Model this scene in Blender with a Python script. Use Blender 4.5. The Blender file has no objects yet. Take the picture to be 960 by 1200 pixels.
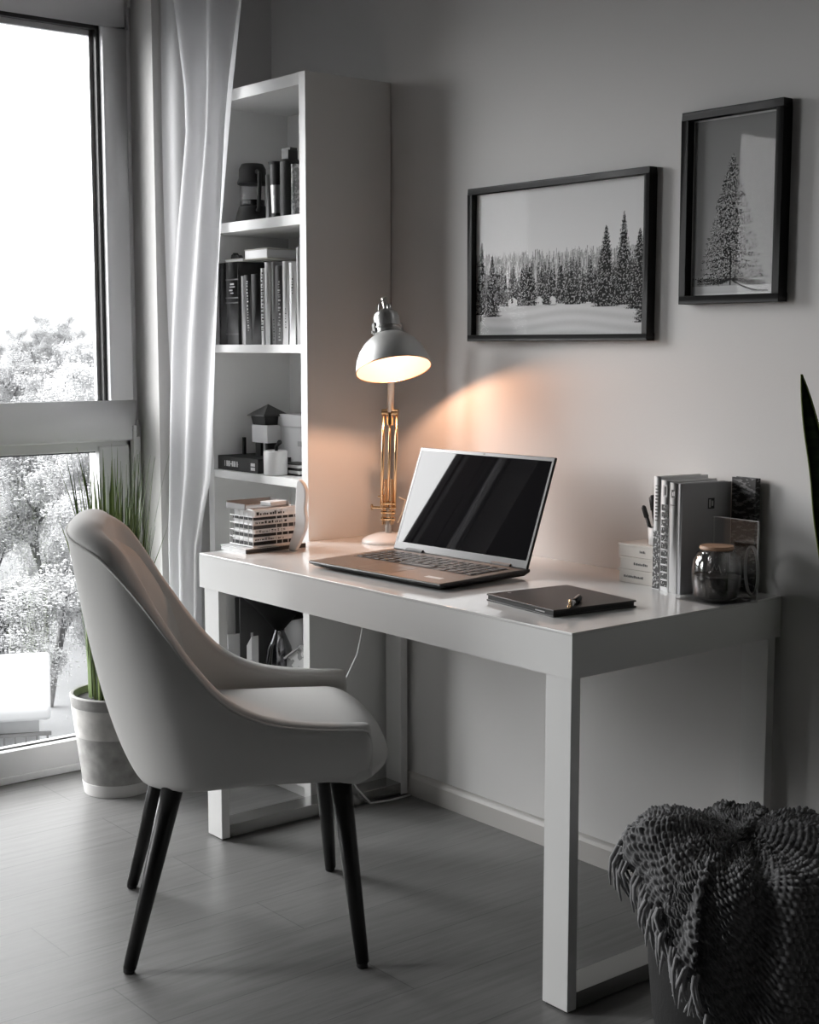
import bpy, bmesh, math, random
import numpy as np
from mathutils import Vector, Matrix
from math import sin, cos, pi, radians
random.seed(7); RNG = np.random.default_rng(7)
S = bpy.context.scene
COL = S.collection

# ------------------------------------------------------------------ materials
MATS = {}
def mat(name, col, rough=.5, metal=0, spec=.5, coat=0, coat_rough=.1, sheen=0, noise=None, bump=None, emit=None, alpha=1, trans=0, ior=1.45, sss=0):
    if name in MATS: return MATS[name]
    m = bpy.data.materials.new(name); m.use_nodes = True; MATS[name] = m
    nt = m.node_tree; b = nt.nodes['Principled BSDF']
    c = (col, col, col) if isinstance(col, (int, float)) else col
    b.inputs['Base Color'].default_value = (*c, 1)
    b.inputs['Roughness'].default_value = rough; b.inputs['Metallic'].default_value = metal
    b.inputs['Specular IOR Level'].default_value = spec
    b.inputs['Coat Weight'].default_value = coat; b.inputs['Coat Roughness'].default_value = coat_rough
    b.inputs['Sheen Weight'].default_value = sheen
    b.inputs['Transmission Weight'].default_value = trans; b.inputs['IOR'].default_value = ior
    if emit:
        b.inputs['Emission Color'].default_value = (*emit[0], 1); b.inputs['Emission Strength'].default_value = emit[1]
    tc = nt.nodes.new('ShaderNodeTexCoord')
    if noise:                                    # (scale, amount, detail, stretch)
        sc, amt, det, st = noise
        mp = nt.nodes.new('ShaderNodeMapping'); mp.inputs['Scale'].default_value = st
        n = nt.nodes.new('ShaderNodeTexNoise'); n.inputs['Scale'].default_value = sc; n.inputs['Detail'].default_value = det
        r = nt.nodes.new('ShaderNodeValToRGB')
        r.color_ramp.elements[0].position = .3; r.color_ramp.elements[1].position = .7
        r.color_ramp.elements[0].color = (*[x*(1-amt) for x in c], 1); r.color_ramp.elements[1].color = (*[min(1, x*(1+amt*.6)) for x in c], 1)
        nt.links.new(tc.outputs['Object'], mp.inputs[0]); nt.links.new(mp.outputs[0], n.inputs['Vector'])
        nt.links.new(n.outputs['Fac'], r.inputs[0]); nt.links.new(r.outputs[0], b.inputs['Base Color'])
    if bump:                                     # (scale, strength)
        n2 = nt.nodes.new('ShaderNodeTexNoise'); n2.inputs['Scale'].default_value = bump[0]; n2.inputs['Detail'].default_value = 4
        bp = nt.nodes.new('ShaderNodeBump'); bp.inputs['Strength'].default_value = bump[1]; bp.inputs['Distance'].default_value = .002
        nt.links.new(tc.outputs['Object'], n2.inputs['Vector']); nt.links.new(n2.outputs['Fac'], bp.inputs['Height'])
        nt.links.new(bp.outputs[0], b.inputs['Normal'])
    return m

def glass_mat(name, tint=.95, gloss=.06, rough=0, edge=.9):
    """thin clear pane: lets light through, mirrors more at grazing angles"""
    m = bpy.data.materials.new(name); m.use_nodes = True; nt = m.node_tree; nt.nodes.clear()
    o = nt.nodes.new('ShaderNodeOutputMaterial'); mx = nt.nodes.new('ShaderNodeMixShader')
    t = nt.nodes.new('ShaderNodeBsdfTransparent'); t.inputs[0].default_value = (tint, tint, tint, 1)
    g = nt.nodes.new('ShaderNodeBsdfGlossy'); g.inputs['Roughness'].default_value = rough
    fr = nt.nodes.new('ShaderNodeLayerWeight'); fr.inputs['Blend'].default_value = .5
    pw = nt.nodes.new('ShaderNodeMath'); pw.operation = 'POWER'; pw.inputs[1].default_value = 5; nt.links.new(fr.outputs['Facing'], pw.inputs[0])
    ma = nt.nodes.new('ShaderNodeMath'); ma.operation = 'MULTIPLY_ADD'; ma.inputs[1].default_value = edge; ma.inputs[2].default_value = .03+gloss
    nt.links.new(pw.outputs[0], ma.inputs[0]); nt.links.new(ma.outputs[0], mx.inputs[0])
    nt.links.new(t.outputs[0], mx.inputs[1]); nt.links.new(g.outputs[0], mx.inputs[2]); nt.links.new(mx.outputs[0], o.inputs[0])
    return m

def marks_mat(name, base, ink, scale, thresh=.5, rough=.5, stretch=(1, 1, 1), coat=0):
    """paper with irregular printed ink marks"""
    m = mat(name, base, rough, coat=coat); nt = m.node_tree; b = nt.nodes['Principled BSDF']
    tc = nt.nodes.new('ShaderNodeTexCoord'); mp = nt.nodes.new('ShaderNodeMapping'); mp.inputs['Scale'].default_value = stretch
    v = nt.nodes.new('ShaderNodeTexNoise'); v.inputs['Scale'].default_value = scale; v.inputs['Detail'].default_value = 2
    r = nt.nodes.new('ShaderNodeValToRGB'); r.color_ramp.interpolation = 'CONSTANT'
    B = base if isinstance(base, tuple) else (base,)*3; K = ink if isinstance(ink, tuple) else (ink,)*3
    r.color_ramp.elements[0].color = (*B, 1); r.color_ramp.elements[1].position = thresh; r.color_ramp.elements[1].color = (*K, 1)
    nt.links.new(tc.outputs['Object'], mp.inputs[0]); nt.links.new(mp.outputs[0], v.inputs['Vector'])
    nt.links.new(v.outputs['Fac'], r.inputs[0]); nt.links.new(r.outputs[0], b.inputs['Base Color'])
    return m

# ------------------------------------------------------------------ mesh helpers
class MB:
    def __init__(s): s.v = []; s.f = []
    def add(s, vs, fs):
        o = len(s.v); s.v += [tuple(v) for v in vs]; s.f += [tuple(i+o for i in f) for f in fs]; return s
    def box(s, x0, x1, y0, y1, z0, z1, M=None):
        vs = [(x, y, z) for z in (z0, z1) for y in (y0, y1) for x in (x0, x1)]
        if M is not None: vs = [M @ Vector(v) for v in vs]
        return s.add(vs, [(0, 2, 3, 1), (4, 5, 7, 6), (0, 1, 5, 4), (2, 6, 7, 3), (0, 4, 6, 2), (1, 3, 7, 5)])
    def tube(s, pts, r, n=10, cap=True):
        pts = [Vector(p) for p in pts]; rs = r if isinstance(r, (list, tuple)) else [r]*len(pts)
        rings = []; up = None
        for i, p in enumerate(pts):
            d = (pts[min(i+1, len(pts)-1)] - pts[max(i-1, 0)]).normalized()
            if up is None:
                up = Vector((0, 0, 1)) if abs(d.z) < .9 else Vector((1, 0, 0))
            a = d.cross(up)
            if a.length < 1e-6: a = d.orthogonal()
            a.normalize(); b = a.cross(d).normalized(); up = b
            rings.append([p + rs[i]*(cos(2*pi*k/n)*a + sin(2*pi*k/n)*b) for k in range(n)])
        vs = [v for r_ in rings for v in r_]; fs = []
        for i in range(len(pts)-1):
            for k in range(n):
                fs.append((i*n+k, i*n+(k+1) % n, (i+1)*n+(k+1) % n, (i+1)*n+k))
        if cap: fs += [tuple(range(n-1, -1, -1)), tuple((len(pts)-1)*n+k for k in range(n))]
        return s.add(vs, fs)
    def lathe(s, prof, n=40, M=None, closed=False):
        vs = []; fs = []; m = len(prof)
        for k in range(n):
            a = 2*pi*k/n
            for r, z in prof:
                v = Vector((r*cos(a), r*sin(a), z)); vs.append(M @ v if M is not None else v)
        for k in range(n):
            k2 = (k+1) % n
            for i in range(m-1 if not closed else m):
                j = (i+1) % m
                fs.append((k*m+i, k2*m+i, k2*m+j, k*m+j))
        return s.add(vs, fs)
    def prism(s, outline, z0, z1, M=None):
        n = len(outline); vs = [(x, y, z0) for x, y in outline] + [(x, y, z1) for x, y in outline]
        if M is not None: vs = [M @ Vector(v) for v in vs]
        return s.add(vs, [tuple(range(n-1, -1, -1)), tuple(range(n, 2*n))] + [(i, (i+1) % n, n+(i+1) % n, n+i) for i in range(n)])
    def blob(s, c, rx, ry, rz):
        c = Vector(c); o = [(1, 0, 0), (-1, 0, 0), (0, 1, 0), (0, -1, 0), (0, 0, 1), (0, 0, -1)]
        return s.add([c + Vector((p[0]*rx, p[1]*ry, p[2]*rz)) for p in o], [(0, 2, 4), (2, 1, 4), (1, 3, 4), (3, 0, 4), (2, 0, 5), (1, 2, 5), (3, 1, 5), (0, 3, 5)])
    def build(s, name, m, parent=None, bevel=0, smooth=False, sub=0, segs=2):
        me = bpy.data.meshes.new(name); me.from_pydata(s.v, [], s.f)
        bm = bmesh.new(); bm.from_mesh(me)
        bmesh.ops.remove_doubles(bm, verts=bm.verts, dist=1e-6)
        bmesh.ops.recalc_face_normals(bm, faces=bm.faces)
        bm.to_mesh(me); bm.free()
        o = bpy.data.objects.new(name, me); COL.objects.link(o)
        for mm in (m if isinstance(m, (list, tuple)) else [m]): me.materials.append(mm)
        if parent is not None: o.parent = parent
        if bevel:
            b = o.modifiers.new('bevel', 'BEVEL'); b.width = bevel; b.segments = segs; b.limit_method = 'ANGLE'; b.angle_limit = radians(40)
        if sub:
            u = o.modifiers.new('sub', 'SUBSURF'); u.levels = sub; u.render_levels = sub
        if smooth:
            for p in me.polygons: p.use_smooth = True
        elif bevel:
            for p in me.polygons: p.use_smooth = True
            w = o.modifiers.new('wn', 'WEIGHTED_NORMAL'); w.keep_sharp = True
        return o

def tag(o, label=None, cat=None, group=None, kind=None):
    if label: o['label'] = label
    if cat: o['category'] = cat
    if group: o['group'] = group
    if kind: o['kind'] = kind
    return o
def empty(name, loc=(0, 0, 0), rz=0, label=None, cat=None, group=None):
    o = bpy.data.objects.new(name, None); COL.objects.link(o); o.location = loc; o.rotation_euler = (0, 0, rz)
    o.empty_display_size = .05
    return tag(o, label, cat, group)
def struct(o): o['kind'] = 'structure'; return o
def box(name, x0, x1, y0, y1, z0, z1, m, parent=None, bevel=.0015, M=None):
    return MB().box(x0, x1, y0, y1, z0, z1, M).build(name, m, parent, bevel)
def place(o, loc, rz=0): o.location = loc; o.rotation_euler = (0, 0, rz); return o
def interp(xs, ys, x): return float(np.interp(x, xs, ys))

# palette
WALL = mat('wall_paint', (.70, .69, .68), .75, spec=.25, bump=(160, .12))
CEIL = mat('ceiling_paint', .30, .9); DIMW = mat('dark_grey_wall_paint', .10, .8)
WHITE = mat('white_lacquer', (.74, .74, .73), .14, spec=.5, coat=.5, coat_rough=.02)
WHITEM = mat('white_laminate', (.76, .76, .75), .38)
PVC = mat('white_window_plastic', (.72, .72, .73), .35)
GASKET = mat('black_rubber_gasket', .03, .5)
STEEL = mat('brushed_steel', (.55, .55, .54), .28, metal=1)
BRASS = mat('polished_brass', (.83, .60, .36), .16, metal=1)
BLACKF = mat('black_frame_lacquer', .022, .55, spec=.3)
BLACKM = mat('black_matte', .014, .5)
BLACKWOOD = mat('black_stained_wood', .008, .38)
CHAIRF = mat('pale_velvet', (.66, .655, .64), .85, bump=(900, .15))
PAPER = mat('white_paper', .78, .7)
GREYP = mat('grey_cover', .42, .6)
DARKP = mat('charcoal_cover', .05, .6)

# ------------------------------------------------------------------ camera (from the vanishing points of the room)
cam = bpy.data.cameras.new('camera'); co = bpy.data.objects.new('camera', cam); COL.objects.link(co)
R = Matrix(((0.63107513, -0.08936392, 0.77055712), (0.77572172, 0.07270049, -0.62687355), (0.0, 0.9933422, 0.11520101)))
co.matrix_world = Matrix.Translation((0, 0, 1.265)) @ R.to_4x4()
cam.sensor_fit = 'HORIZONTAL'; cam.sensor_width = 36; cam.lens = 1672.8*36/960; cam.clip_start = .02; cam.clip_end = 500
S.camera = co
CAMRIGHT = Vector((R[0][0], R[1][0], R[2][0])); CAMUP = Vector((R[0][1], R[1][1], R[2][1])); CAMBACK = Vector((R[0][2], R[1][2], R[2][2]))

# ------------------------------------------------------------------ room shell
def floor_material():
    m = bpy.data.materials.new('grey_wood_floor'); m.use_nodes = True; nt = m.node_tree; b = nt.nodes['Principled BSDF']
    N = nt.nodes.new; L = nt.links.new
    tc = N('ShaderNodeTexCoord')
    br = N('ShaderNodeTexBrick'); mp0 = N('ShaderNodeMapping'); mp0.inputs['Rotation'].default_value = (0, 0, radians(90))
    L(tc.outputs['Object'], mp0.inputs[0]); L(mp0.outputs[0], br.inputs['Vector'])
    br.inputs['Scale'].default_value = 1; br.inputs['Brick Width'].default_value = 1.25; br.inputs['Row Height'].default_value = .19
    br.inputs['Mortar Size'].default_value = .0016; br.inputs['Mortar Smooth'].default_value = .1; br.offset = .37
    br.inputs['Color1'].default_value = (.185, .183, .18, 1); br.inputs['Color2'].default_value = (.205, .203, .20, 1); br.inputs['Mortar'].default_value = (.13, .13, .13, 1)
    mp = N('ShaderNodeMapping'); mp.inputs['Scale'].default_value = (26, 1.6, 1)
    n = N('ShaderNodeTexNoise'); n.inputs['Scale'].default_value = 2.4; n.inputs['Detail'].default_value = 8; n.inputs['Roughness'].default_value = .65; n.inputs['Distortion'].default_value = .4
    L(tc.outputs['Object'], mp.inputs[0]); L(mp.outputs[0], n.inputs['Vector'])
    r = N('ShaderNodeValToRGB'); r.color_ramp.elements[0].position = .32; r.color_ramp.elements[1].position = .62
    r.color_ramp.elements[0].color = (.70, .70, .70, 1); r.color_ramp.elements[1].color = (1, 1, 1, 1)
    L(n.outputs['Fac'], r.inputs[0])
    mx = N('ShaderNodeMix'); mx.data_type = 'RGBA'; mx.blend_type = 'MULTIPLY'; mx.inputs['Factor'].default_value = 1
    L(br.outputs['Color'], mx.inputs['A']); L(r.outputs[0], mx.inputs['B']); L(mx.outputs['Result'], b.inputs['Base Color'])
    rr = N('ShaderNodeMapRange'); rr.inputs['To Min'].default_value = .30; rr.inputs['To Max'].default_value = .46
    L(n.outputs['Fac'], rr.inputs[0]); L(rr.outputs[0], b.inputs['Roughness'])
    bp = N('ShaderNodeBump'); bp.inputs['Strength'].default_value = .12; bp.inputs['Distance'].default_value = .002
    L(n.outputs['Fac'], bp.inputs['Height']); L(bp.outputs[0], b.inputs['Normal'])
    return m
XW = -3.86; XI = -3.74; YB = 2.5; YF = -2.6; XR = 1.6; ZC = 2.62; WT = 2.31     # window face, inner wall face, back wall, ...
struct(box('floor', -4.05, XR, YF, YB+.1, -.08, 0, floor_material(), bevel=0))
struct(box('ceiling', -4.05, XR, YF, YB+.1, ZC, ZC+.1, CEIL, bevel=0))
struct(box('wall_back', -4.05, XR, YB, YB+.1, 0, ZC, WALL, bevel=0))
struct(box('wall_right', XR, XR+.1, YF, YB+.1, 0, ZC, DIMW, bevel=0))
struct(box('wall_front', -4.05, XR, YF-.1, YF, 0, ZC, DIMW, bevel=0))
WINS = [(1.12, 2.09), (-1.15, .20)]
wl = MB()
for a, b in ((2.09, YB), (.20, 1.00), (YF, -1.15)): wl.box(-4.05, XI, a, b, 0, WT)
wl.box(-4.05, XI, YF, YB, WT, ZC)
struct(wl.build('wall_left', WALL))
BASEB = mat('beige_grey_baseboard', (.50, .485, .465), .4)
bb = MB(); prof = [(0, 0), (.016, 0), (.016, .05), (.012, .058), (.008, .062), (0, .064)]
bb.add([(x, YB-d, z) for x in (-3.14, XR) for d, z in prof], [(i, (i+1) % 6, 6+(i+1) % 6, 6+i) for i in range(6)] + [tuple(range(5, -1, -1)), tuple(range(6, 12))])
struct(bb.build('baseboard_back', BASEB))

# windows: fixed frame, opening sash above a fixed lower pane
PANE = glass_mat('window_glass', .93, .0)
def window(idx, ya, yb, full=True):
    root = struct(empty('window_%d' % idx, (XW, (ya+yb)/2, 0)))
    def bx(name, x0, x1, y0, y1, z0, z1, m, par, bevel=.003):
        o = box(name, x0, x1, y0, y1, z0, z1, m, par, bevel); o.matrix_parent_inverse = Matrix.Translation((-XW, -(ya+yb)/2, 0)) if par is root else Matrix.Identity(4); return o
    fr = MB()
    fr.box(XW-.07, XW, ya, yb, 0, .022); fr.box(XW-.07, XW-.004, ya, yb, .02, .096)       # sill rail with a ledge
    fr.box(XW-.07, XW-.012, ya, yb, .955, 1.02)
    fr.box(XW-.07, XW-.004, yb-.135, yb-.035, .096, .97); fr.box(XW-.07, XW-.004, ya+.035, ya+.12, .096, .97)
    fr.box(XW-.07, XW-.012, yb-.04, yb, .02, WT); fr.box(XW-.07, XW-.012, ya, ya+.04, .02, WT); fr.box(XW-.07, XW-.012, ya, yb, WT-.02, WT)
    o = fr.build('window_frame', PVC, None, .003); o.parent = root; o.matrix_parent_inverse = Matrix.Translation((-XW, -(ya+yb)/2, 0))
    def sub(mb, name, m, bev=.003):
        o = mb.build(name, m, None, bev); o.parent = root; o.matrix_parent_inverse = Matrix.Translation((-XW, -(ya+yb)/2, 0)); return o
    y0, y1, z0, z1 = ya+.02, yb-.022, .985, 2.292
    sa = MB(); w = .078; xa, xb = XW-.05, XW+.012
    sa.box(xa, xb, y0, y1, z0, z0+.115); wt_ = .106; sa.box(xa, xb, y0, y1, z1-wt_, z1); sa.box(xa, xb, y1-w, y1, z0+.115, z1-wt_); sa.box(xa, xb, y0, y0+w, z0+.115, z1-wt_)
    sub(sa, 'sash', PVC, .006)
    gk = MB(); g0, g1, h0, h1 = y0+w, y1-w, z0+.115, z1-.106
    for a, b, c, d in ((g0, g1, h0, h0+.005), (g0, g1, h1-.012, h1), (g1-.011, g1, h0, h1), (g0, g0+.011, h0, h1)): gk.box(xa+.006, xb-.022, a, b, c, d)
    sub(gk, 'gasket', GASKET, 0)
    gl = MB()
    for a, b, c, d in ((g0+.011, g1-.011, h1-.028, h1-.012), (g1-.022, g1-.011, h0+.005, h1-.012)): gl.box(xa+.002, xa+.018, a, b, c, d)
    sub(gl, 'glazing_bead', PVC, 0)
    sub(MB().box(XW-.034, XW-.030, g0, g1, h0, h1), 'upper_pane', PANE, 0)
    sub(MB().box(XW-.042, XW-.038, ya+.11, yb-.13, .09, .96), 'lower_pane', PANE, 0)
    g2 = MB(); g2.box(XW-.037, XW-.03, ya+.12, yb-.135, .096, .1); g2.box(XW-.037, XW-.03, ya+.12, yb-.135, .95, .955)
    sub(g2, 'lower_gasket', GASKET, 0)
    hg = MB().tube([(xb+.004, y1+.006, z1-.05), (xb+.004, y1+.006, z1-.012)], .006, 8); hg.tube([(xb+.004, y1+.006, z0+.01), (xb+.004, y1+.006, z0+.06)], .006, 8)
    sub(hg, 'hinge', STEEL, 0)
    return root
for i, (a, b) in enumerate(WINS): window(i+1, a, b)
# unseen slim sidelight, added for the thin bright strip the laptop screen reflects
sl_ = struct(empty('window_3', (XW, 1.06, 0))); q_ = MB()
q_.box(-.07, -.012, -.06, -.036, 0, WT).box(-.07, -.012, .0, .06, 0, WT).box(-.07, -.012, -.036, 0, 0, .1).box(-.07, -.012, -.036, 0, WT-.05, WT).box(-.07, -.012, -.036, 0, .955, 1.02)
q_.build('window_frame', PVC, sl_, .002); MB().box(-.04, -.036, -.036, 0, .1, WT-.05).build('narrow_pane', PANE, sl_)
struct(box('trim_1', XW-.004, XW+.018, 2.058, 2.082, 0, 1.03, PVC, bevel=.002))

# ------------------------------------------------------------------ sheer curtain
def curtain_mat():
    m = bpy.data.materials.new('sheer_voile'); m.use_nodes = True; nt = m.node_tree; nt.nodes.clear()
    o = nt.nodes.new('ShaderNodeOutputMaterial'); d = nt.nodes.new('ShaderNodeBsdfDiffuse'); t = nt.nodes.new('ShaderNodeBsdfTranslucent'); p = nt.nodes.new('ShaderNodeBsdfTransparent')
    d.inputs[0].default_value = (.82, .82, .83, 1); t.inputs[0].default_value = (.8, .8, .82, 1)
    a = nt.nodes.new('ShaderNodeMixShader'); a.inputs[0].default_value = .45; b = nt.nodes.new('ShaderNodeMixShader'); b.inputs[0].default_value = .12
    nt.links.new(d.outputs[0], a.inputs[1]); nt.links.new(t.outputs[0], a.inputs[2]); nt.links.new(a.outputs[0], b.inputs[1]); nt.links.new(p.outputs[0], b.inputs[2]); nt.links.new(b.outputs[0], o.inputs[0])
    return m
VOILE = curtain_mat()
def curtain(name, zs, xl, xr, y0, amp, folds, phase, label, seed):
    nx, nz = 150, 90; mb = MB(); vs = []
    rnd = random.Random(seed); ph2 = rnd.random()*6
    for j in range(nz+1):
        z = .015 + (2.565-.015)*j/nz; a = interp(zs, xl, z); b = interp(zs, xr, z)
        for i in range(nx+1):
            s = i/nx; x = a + (b-a)*s
            f = sin(2*pi*folds*(s+.05*sin(3*s+z*.5)) + phase + .25*sin(z*1.3+ph2))
            y = (y0[0]+(y0[1]-y0[0])*s if isinstance(y0, tuple) else y0) + amp*f*(.75+.25*sin(z*2+ph2)) + .004*sin(17*s+z*3) + .005*sin(2.1*z+s*5)
            vs.append((x + .004*sin(z*2.3+s*9), y, z))
    mb.add(vs, [(j*(nx+1)+i, j*(nx+1)+i+1, (j+1)*(nx+1)+i+1, (j+1)*(nx+1)+i) for j in range(nz) for i in range(nx)])
    o = mb.build(name, VOILE, smooth=True)
    return tag(o, label, 'curtain', None)
zz = [0, .38, .69, .90, 1.27, 1.60, 1.85, 1.97, 2.18, 2.57]
curtain('sheer_curtain', zz, [-3.722]*10, [-3.66, -3.66, -3.66, -3.63, -3.60, -3.56, -3.53, -3.51, -3.48, -3.44], (2.112, 2.172), .009, 2.2, .4,
        'smooth pale sheer curtain panel hanging straight in the corner, against the window reveal', 3)
curtain('sheer_curtain', zz, [-3.715, -3.715, -3.710, -3.70, -3.662, -3.605, -3.548, -3.556, -3.61, -3.72], [-3.55, -3.545, -3.534, -3.458, -3.424, -3.384, -3.345, -3.318, -3.25, -3.16], (2.086, 2.10), .019, 2.6, 1.4,
        'white sheer curtain gathered in slanting folds, overlapping the edge of the bookcase', 5)
rail = MB().tube([(-3.73, 2.12, 2.585), (-3.05, 2.12, 2.585)], .012, 12); rail.box(-3.5, -3.48, 2.11, 2.13, 2.585, ZC)
for x in (-3.7, -3.1): rail.box(x-.01, x+.01, 2.11, 2.13, 2.585, ZC)
tag(rail.build('curtain_rail', WHITEM), 'white curtain rail under the ceiling, above the sheer curtains', 'curtain rail')

# ------------------------------------------------------------------ desk
DT = .74
RAILM = mat('satin_chrome', (.42, .42, .41), .22, metal=1)
SATIN = mat('white_satin', (.72, .72, .71), .42)
def desk():
    root = empty('desk', (-2.483, 2.18, 0), label='glossy white desk with a thick top and sled legs, along the wall', cat='desk')
    ox, oy = -2.483, 2.18
    def P(name, x0, x1, y0, y1, z0, z1, m=WHITE, bev=.0012): return box(name, x0-ox, x1-ox, y0-oy, y1-oy, z0, z1, m, root, bev)
    P('tabletop', -3.148, -1.818, 1.866, 2.496, .734, DT); P('apron', -3.148, -1.818, 1.866, 2.496, .652, .734, SATIN, 0)
    for x in (-3.128, -1.888):
        P('leg', x, x+.068, 1.868, 1.892, 0.004, .652, SATIN); P('leg', x, x+.068, 2.458, 2.482, 0.004, .652, SATIN)
        P('foot_rail', x, x+.068, 1.892, 2.458, .004, .038, RAILM)
        for y in (1.88, 2.47):
            c = MB(); c.box(x+.008-ox, x+.06-ox, y-.009-oy, y+.009-oy, 0, .004); c.build('foot_pad', BLACKM, root)
desk()

# ------------------------------------------------------------------ bookcase
BX0, BX1, BY0 = -3.665, -3.150, 2.21
SHZ = [.065, .285, .60, .904, 1.27, 1.616]
def bookcase():
    root = empty('bookcase', ((BX0+BX1)/2, 2.35, 0), label='tall open white bookcase standing in the corner beside the desk', cat='bookcase'); ox, oy = (BX0+BX1)/2, 2.35
    def P(name, x0, x1, y0, y1, z0, z1, m=WHITEM, bev=.001): return box(name, x0-ox, x1-ox, y0-oy, y1-oy, z0, z1, m, root, bev)
    P('side_panel', BX0, BX0+.03, BY0, 2.496, 0, 1.982); P('side_panel', BX1-.03, BX1, BY0, 2.496, 0, 1.982)
    P('top_panel', BX0+.03, BX1-.03, BY0, 2.49, 1.950, 1.982)
    P('back_panel', BX0+.03, BX1-.03, 2.484, 2.492, .035, 1.95)
    for z in SHZ: P('shelf', BX0+.03, BX1-.03, BY0+.001, 2.484, z-.023 if z != 1.616 else z-.028, z)
    P('plinth', BX0+.03, BX1-.03, BY0+.03, BY0+.045, 0, .042)
bookcase()

# ------------------------------------------------------------------ books standing on the shelves
def book(name, x0, x1, z0, h, y0, d, cover, label, cat='book', group=None, lean=0, marks=None, bands=None, rz=0, cx=None):
    """upright book, spine towards -y; page block shows on top"""
    w = x1-x0; root = empty(name, ((x0+x1)/2, y0+d/2, z0), rz, label, cat, group)
    root.rotation_euler = (0, lean, rz)
    c = MB(); t = min(.0025, w*.12)
    c.box(-w/2, w/2, -d/2, -d/2+t, 0, h); c.box(-w/2, -w/2+t, -d/2, d/2, 0, h); c.box(w/2-t, w/2, -d/2, d/2, 0, h)
    c.build('cover', cover, root, .0006)
    box('pages', -w/2+t, w/2-t, -d/2+t, d/2-.004, .003, h-.003, PAPER, root, 0)
    if marks:
        mk = MB(); z = h*marks[0]; rr = random.Random(marks[3])
        while z < h*marks[1]:
            l = rr.uniform(.003, .009)
            a = rr.uniform(-.3, -.05)*w; b = rr.uniform(.05, .3)*w
            mk.box(a*marks[4], b*marks[4], -d/2-.0006, -d/2, z, z+l*.6); z += l+rr.uniform(.001, .004)
        mk.build('spine_lettering', marks[2], root)
    if bands:
        for f in bands[0]: MB().box(-w/2-.0008, w/2+.0008, -d/2-.0012, -d/2+.002, h*f, h*f+bands[2]).build('spine_band', bands[1], root)
    return root
INK = mat('black_print', .03, .6); INKW = mat('pale_print', .6, .6); LEATH = mat('dark_leather', .03, .45, noise=(40, .5, 4, (1, 1, 1)))
Z = 1.2702
book('book', -3.632, -3.590, Z, .236, 2.235, .17, BLACKM, 'plain black book at the left end of the book row, beside the curtain')
book('book', -3.588, -3.523, Z, .236, 2.232, .20, LEATH, 'thick dark leather book with ribbed spine in the book row', bands=((.12, .5, .56, .78), mat('gilt_dark', .09, .4), .004), marks=(.62, .74, INKW, 3, .8))
book('book', -3.520, -3.497, Z, .195, 2.240, .15, GREYP, 'thin grey book beside the thick leather book')
book('book', -3.492, -3.460, Z, .197, 2.236, .16, DARKP, 'dark book with small pale lettering, leaning to the left', marks=(.2, .9, INKW, 8, .5), lean=-.03)
book('book', -3.458, -3.408, Z, .198, 2.234, .16, BLACKM, 'wide black short book in the middle of the book row')
book('book', -3.405, -3.390, Z, .212, 2.232, .16, PAPER, 'narrow white book with bold black spine lettering', marks=(.18, .98, INK, 4, 1.6))
book('book', -3.388, -3.362, Z, .228, 2.234, .18, mat('off_white_cover', .66, .6), 'plain white book, next to the bold lettered spine')
book('book', -3.360, -3.339, Z, .228, 2.238, .18, mat('mid_grey_cover', .30, .6), 'mid grey book with faint marks, right of the plain white book', marks=(.05, .3, INK, 9, .6))
book('book', -3.337, -3.302, Z, .216, 2.236, .18, mat('slate_cover', .12, .5), 'slate grey book with a column of white lettering', marks=(.05, .82, INKW, 11, .7))
book('book', -3.299, -3.272, Z, .227, 2.234, .18, PAPER, 'white book with sparse small black print, wider spaced', marks=(.2, .42, INK, 12, .5))
book('book', -3.269, -3.238, Z, .222, 2.235, .17, mat('white_gloss_cover', .74, .3), 'white glossy book with a small black title line high on its spine', marks=(.62, .8, INK, 13, .4))
book('book', -3.236, -3.216, Z, .262, 2.236, .19, mat('silver_cover', .36, .35), 'tall silver grey book at the right end of the book row')
# flat ones on top of the row
t = empty('book', (-3.448, 2.33, Z+.240), label='pale beige book lying flat across the middle of the book row', cat='book')
box('cover', -.062, .058, -.085, .085, 0, .003, mat('beige_cover', (.5, .49, .44), .6), t); box('pages', -.06, .054, -.083, .083, .003, .026, PAPER, t); box('cover', -.062, .058, -.085, .085, .026, .029, MATS['beige_cover'], t)
t = empty('book', (-3.565, 2.335, Z+.237), label='thin cream book lying flat over the dark books at the left', cat='book')
box('cover', -.05, .05, -.09, .07, 0, .002, MATS['beige_cover'], t); box('pages', -.048, .046, -.088, .068, .002, .008, PAPER, t); box('cover', -.05, .05, -.09, .07, .008, .010, MATS['beige_cover'], t)
pc = MB().prism([(-.024, 0), (-.02, .012), (-.008, .018), (.0, .010), (.012, .011), (.022, .004), (.024, 0)], -.008, .008, Matrix.Translation((-3.585, 2.27, Z+.2475)) @ Matrix.Rotation(pi/2, 4, 'X'))
tag(pc.build('clip', BLACKM, bevel=.001), 'small black clip lying on the thin cream book', 'clip')

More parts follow.
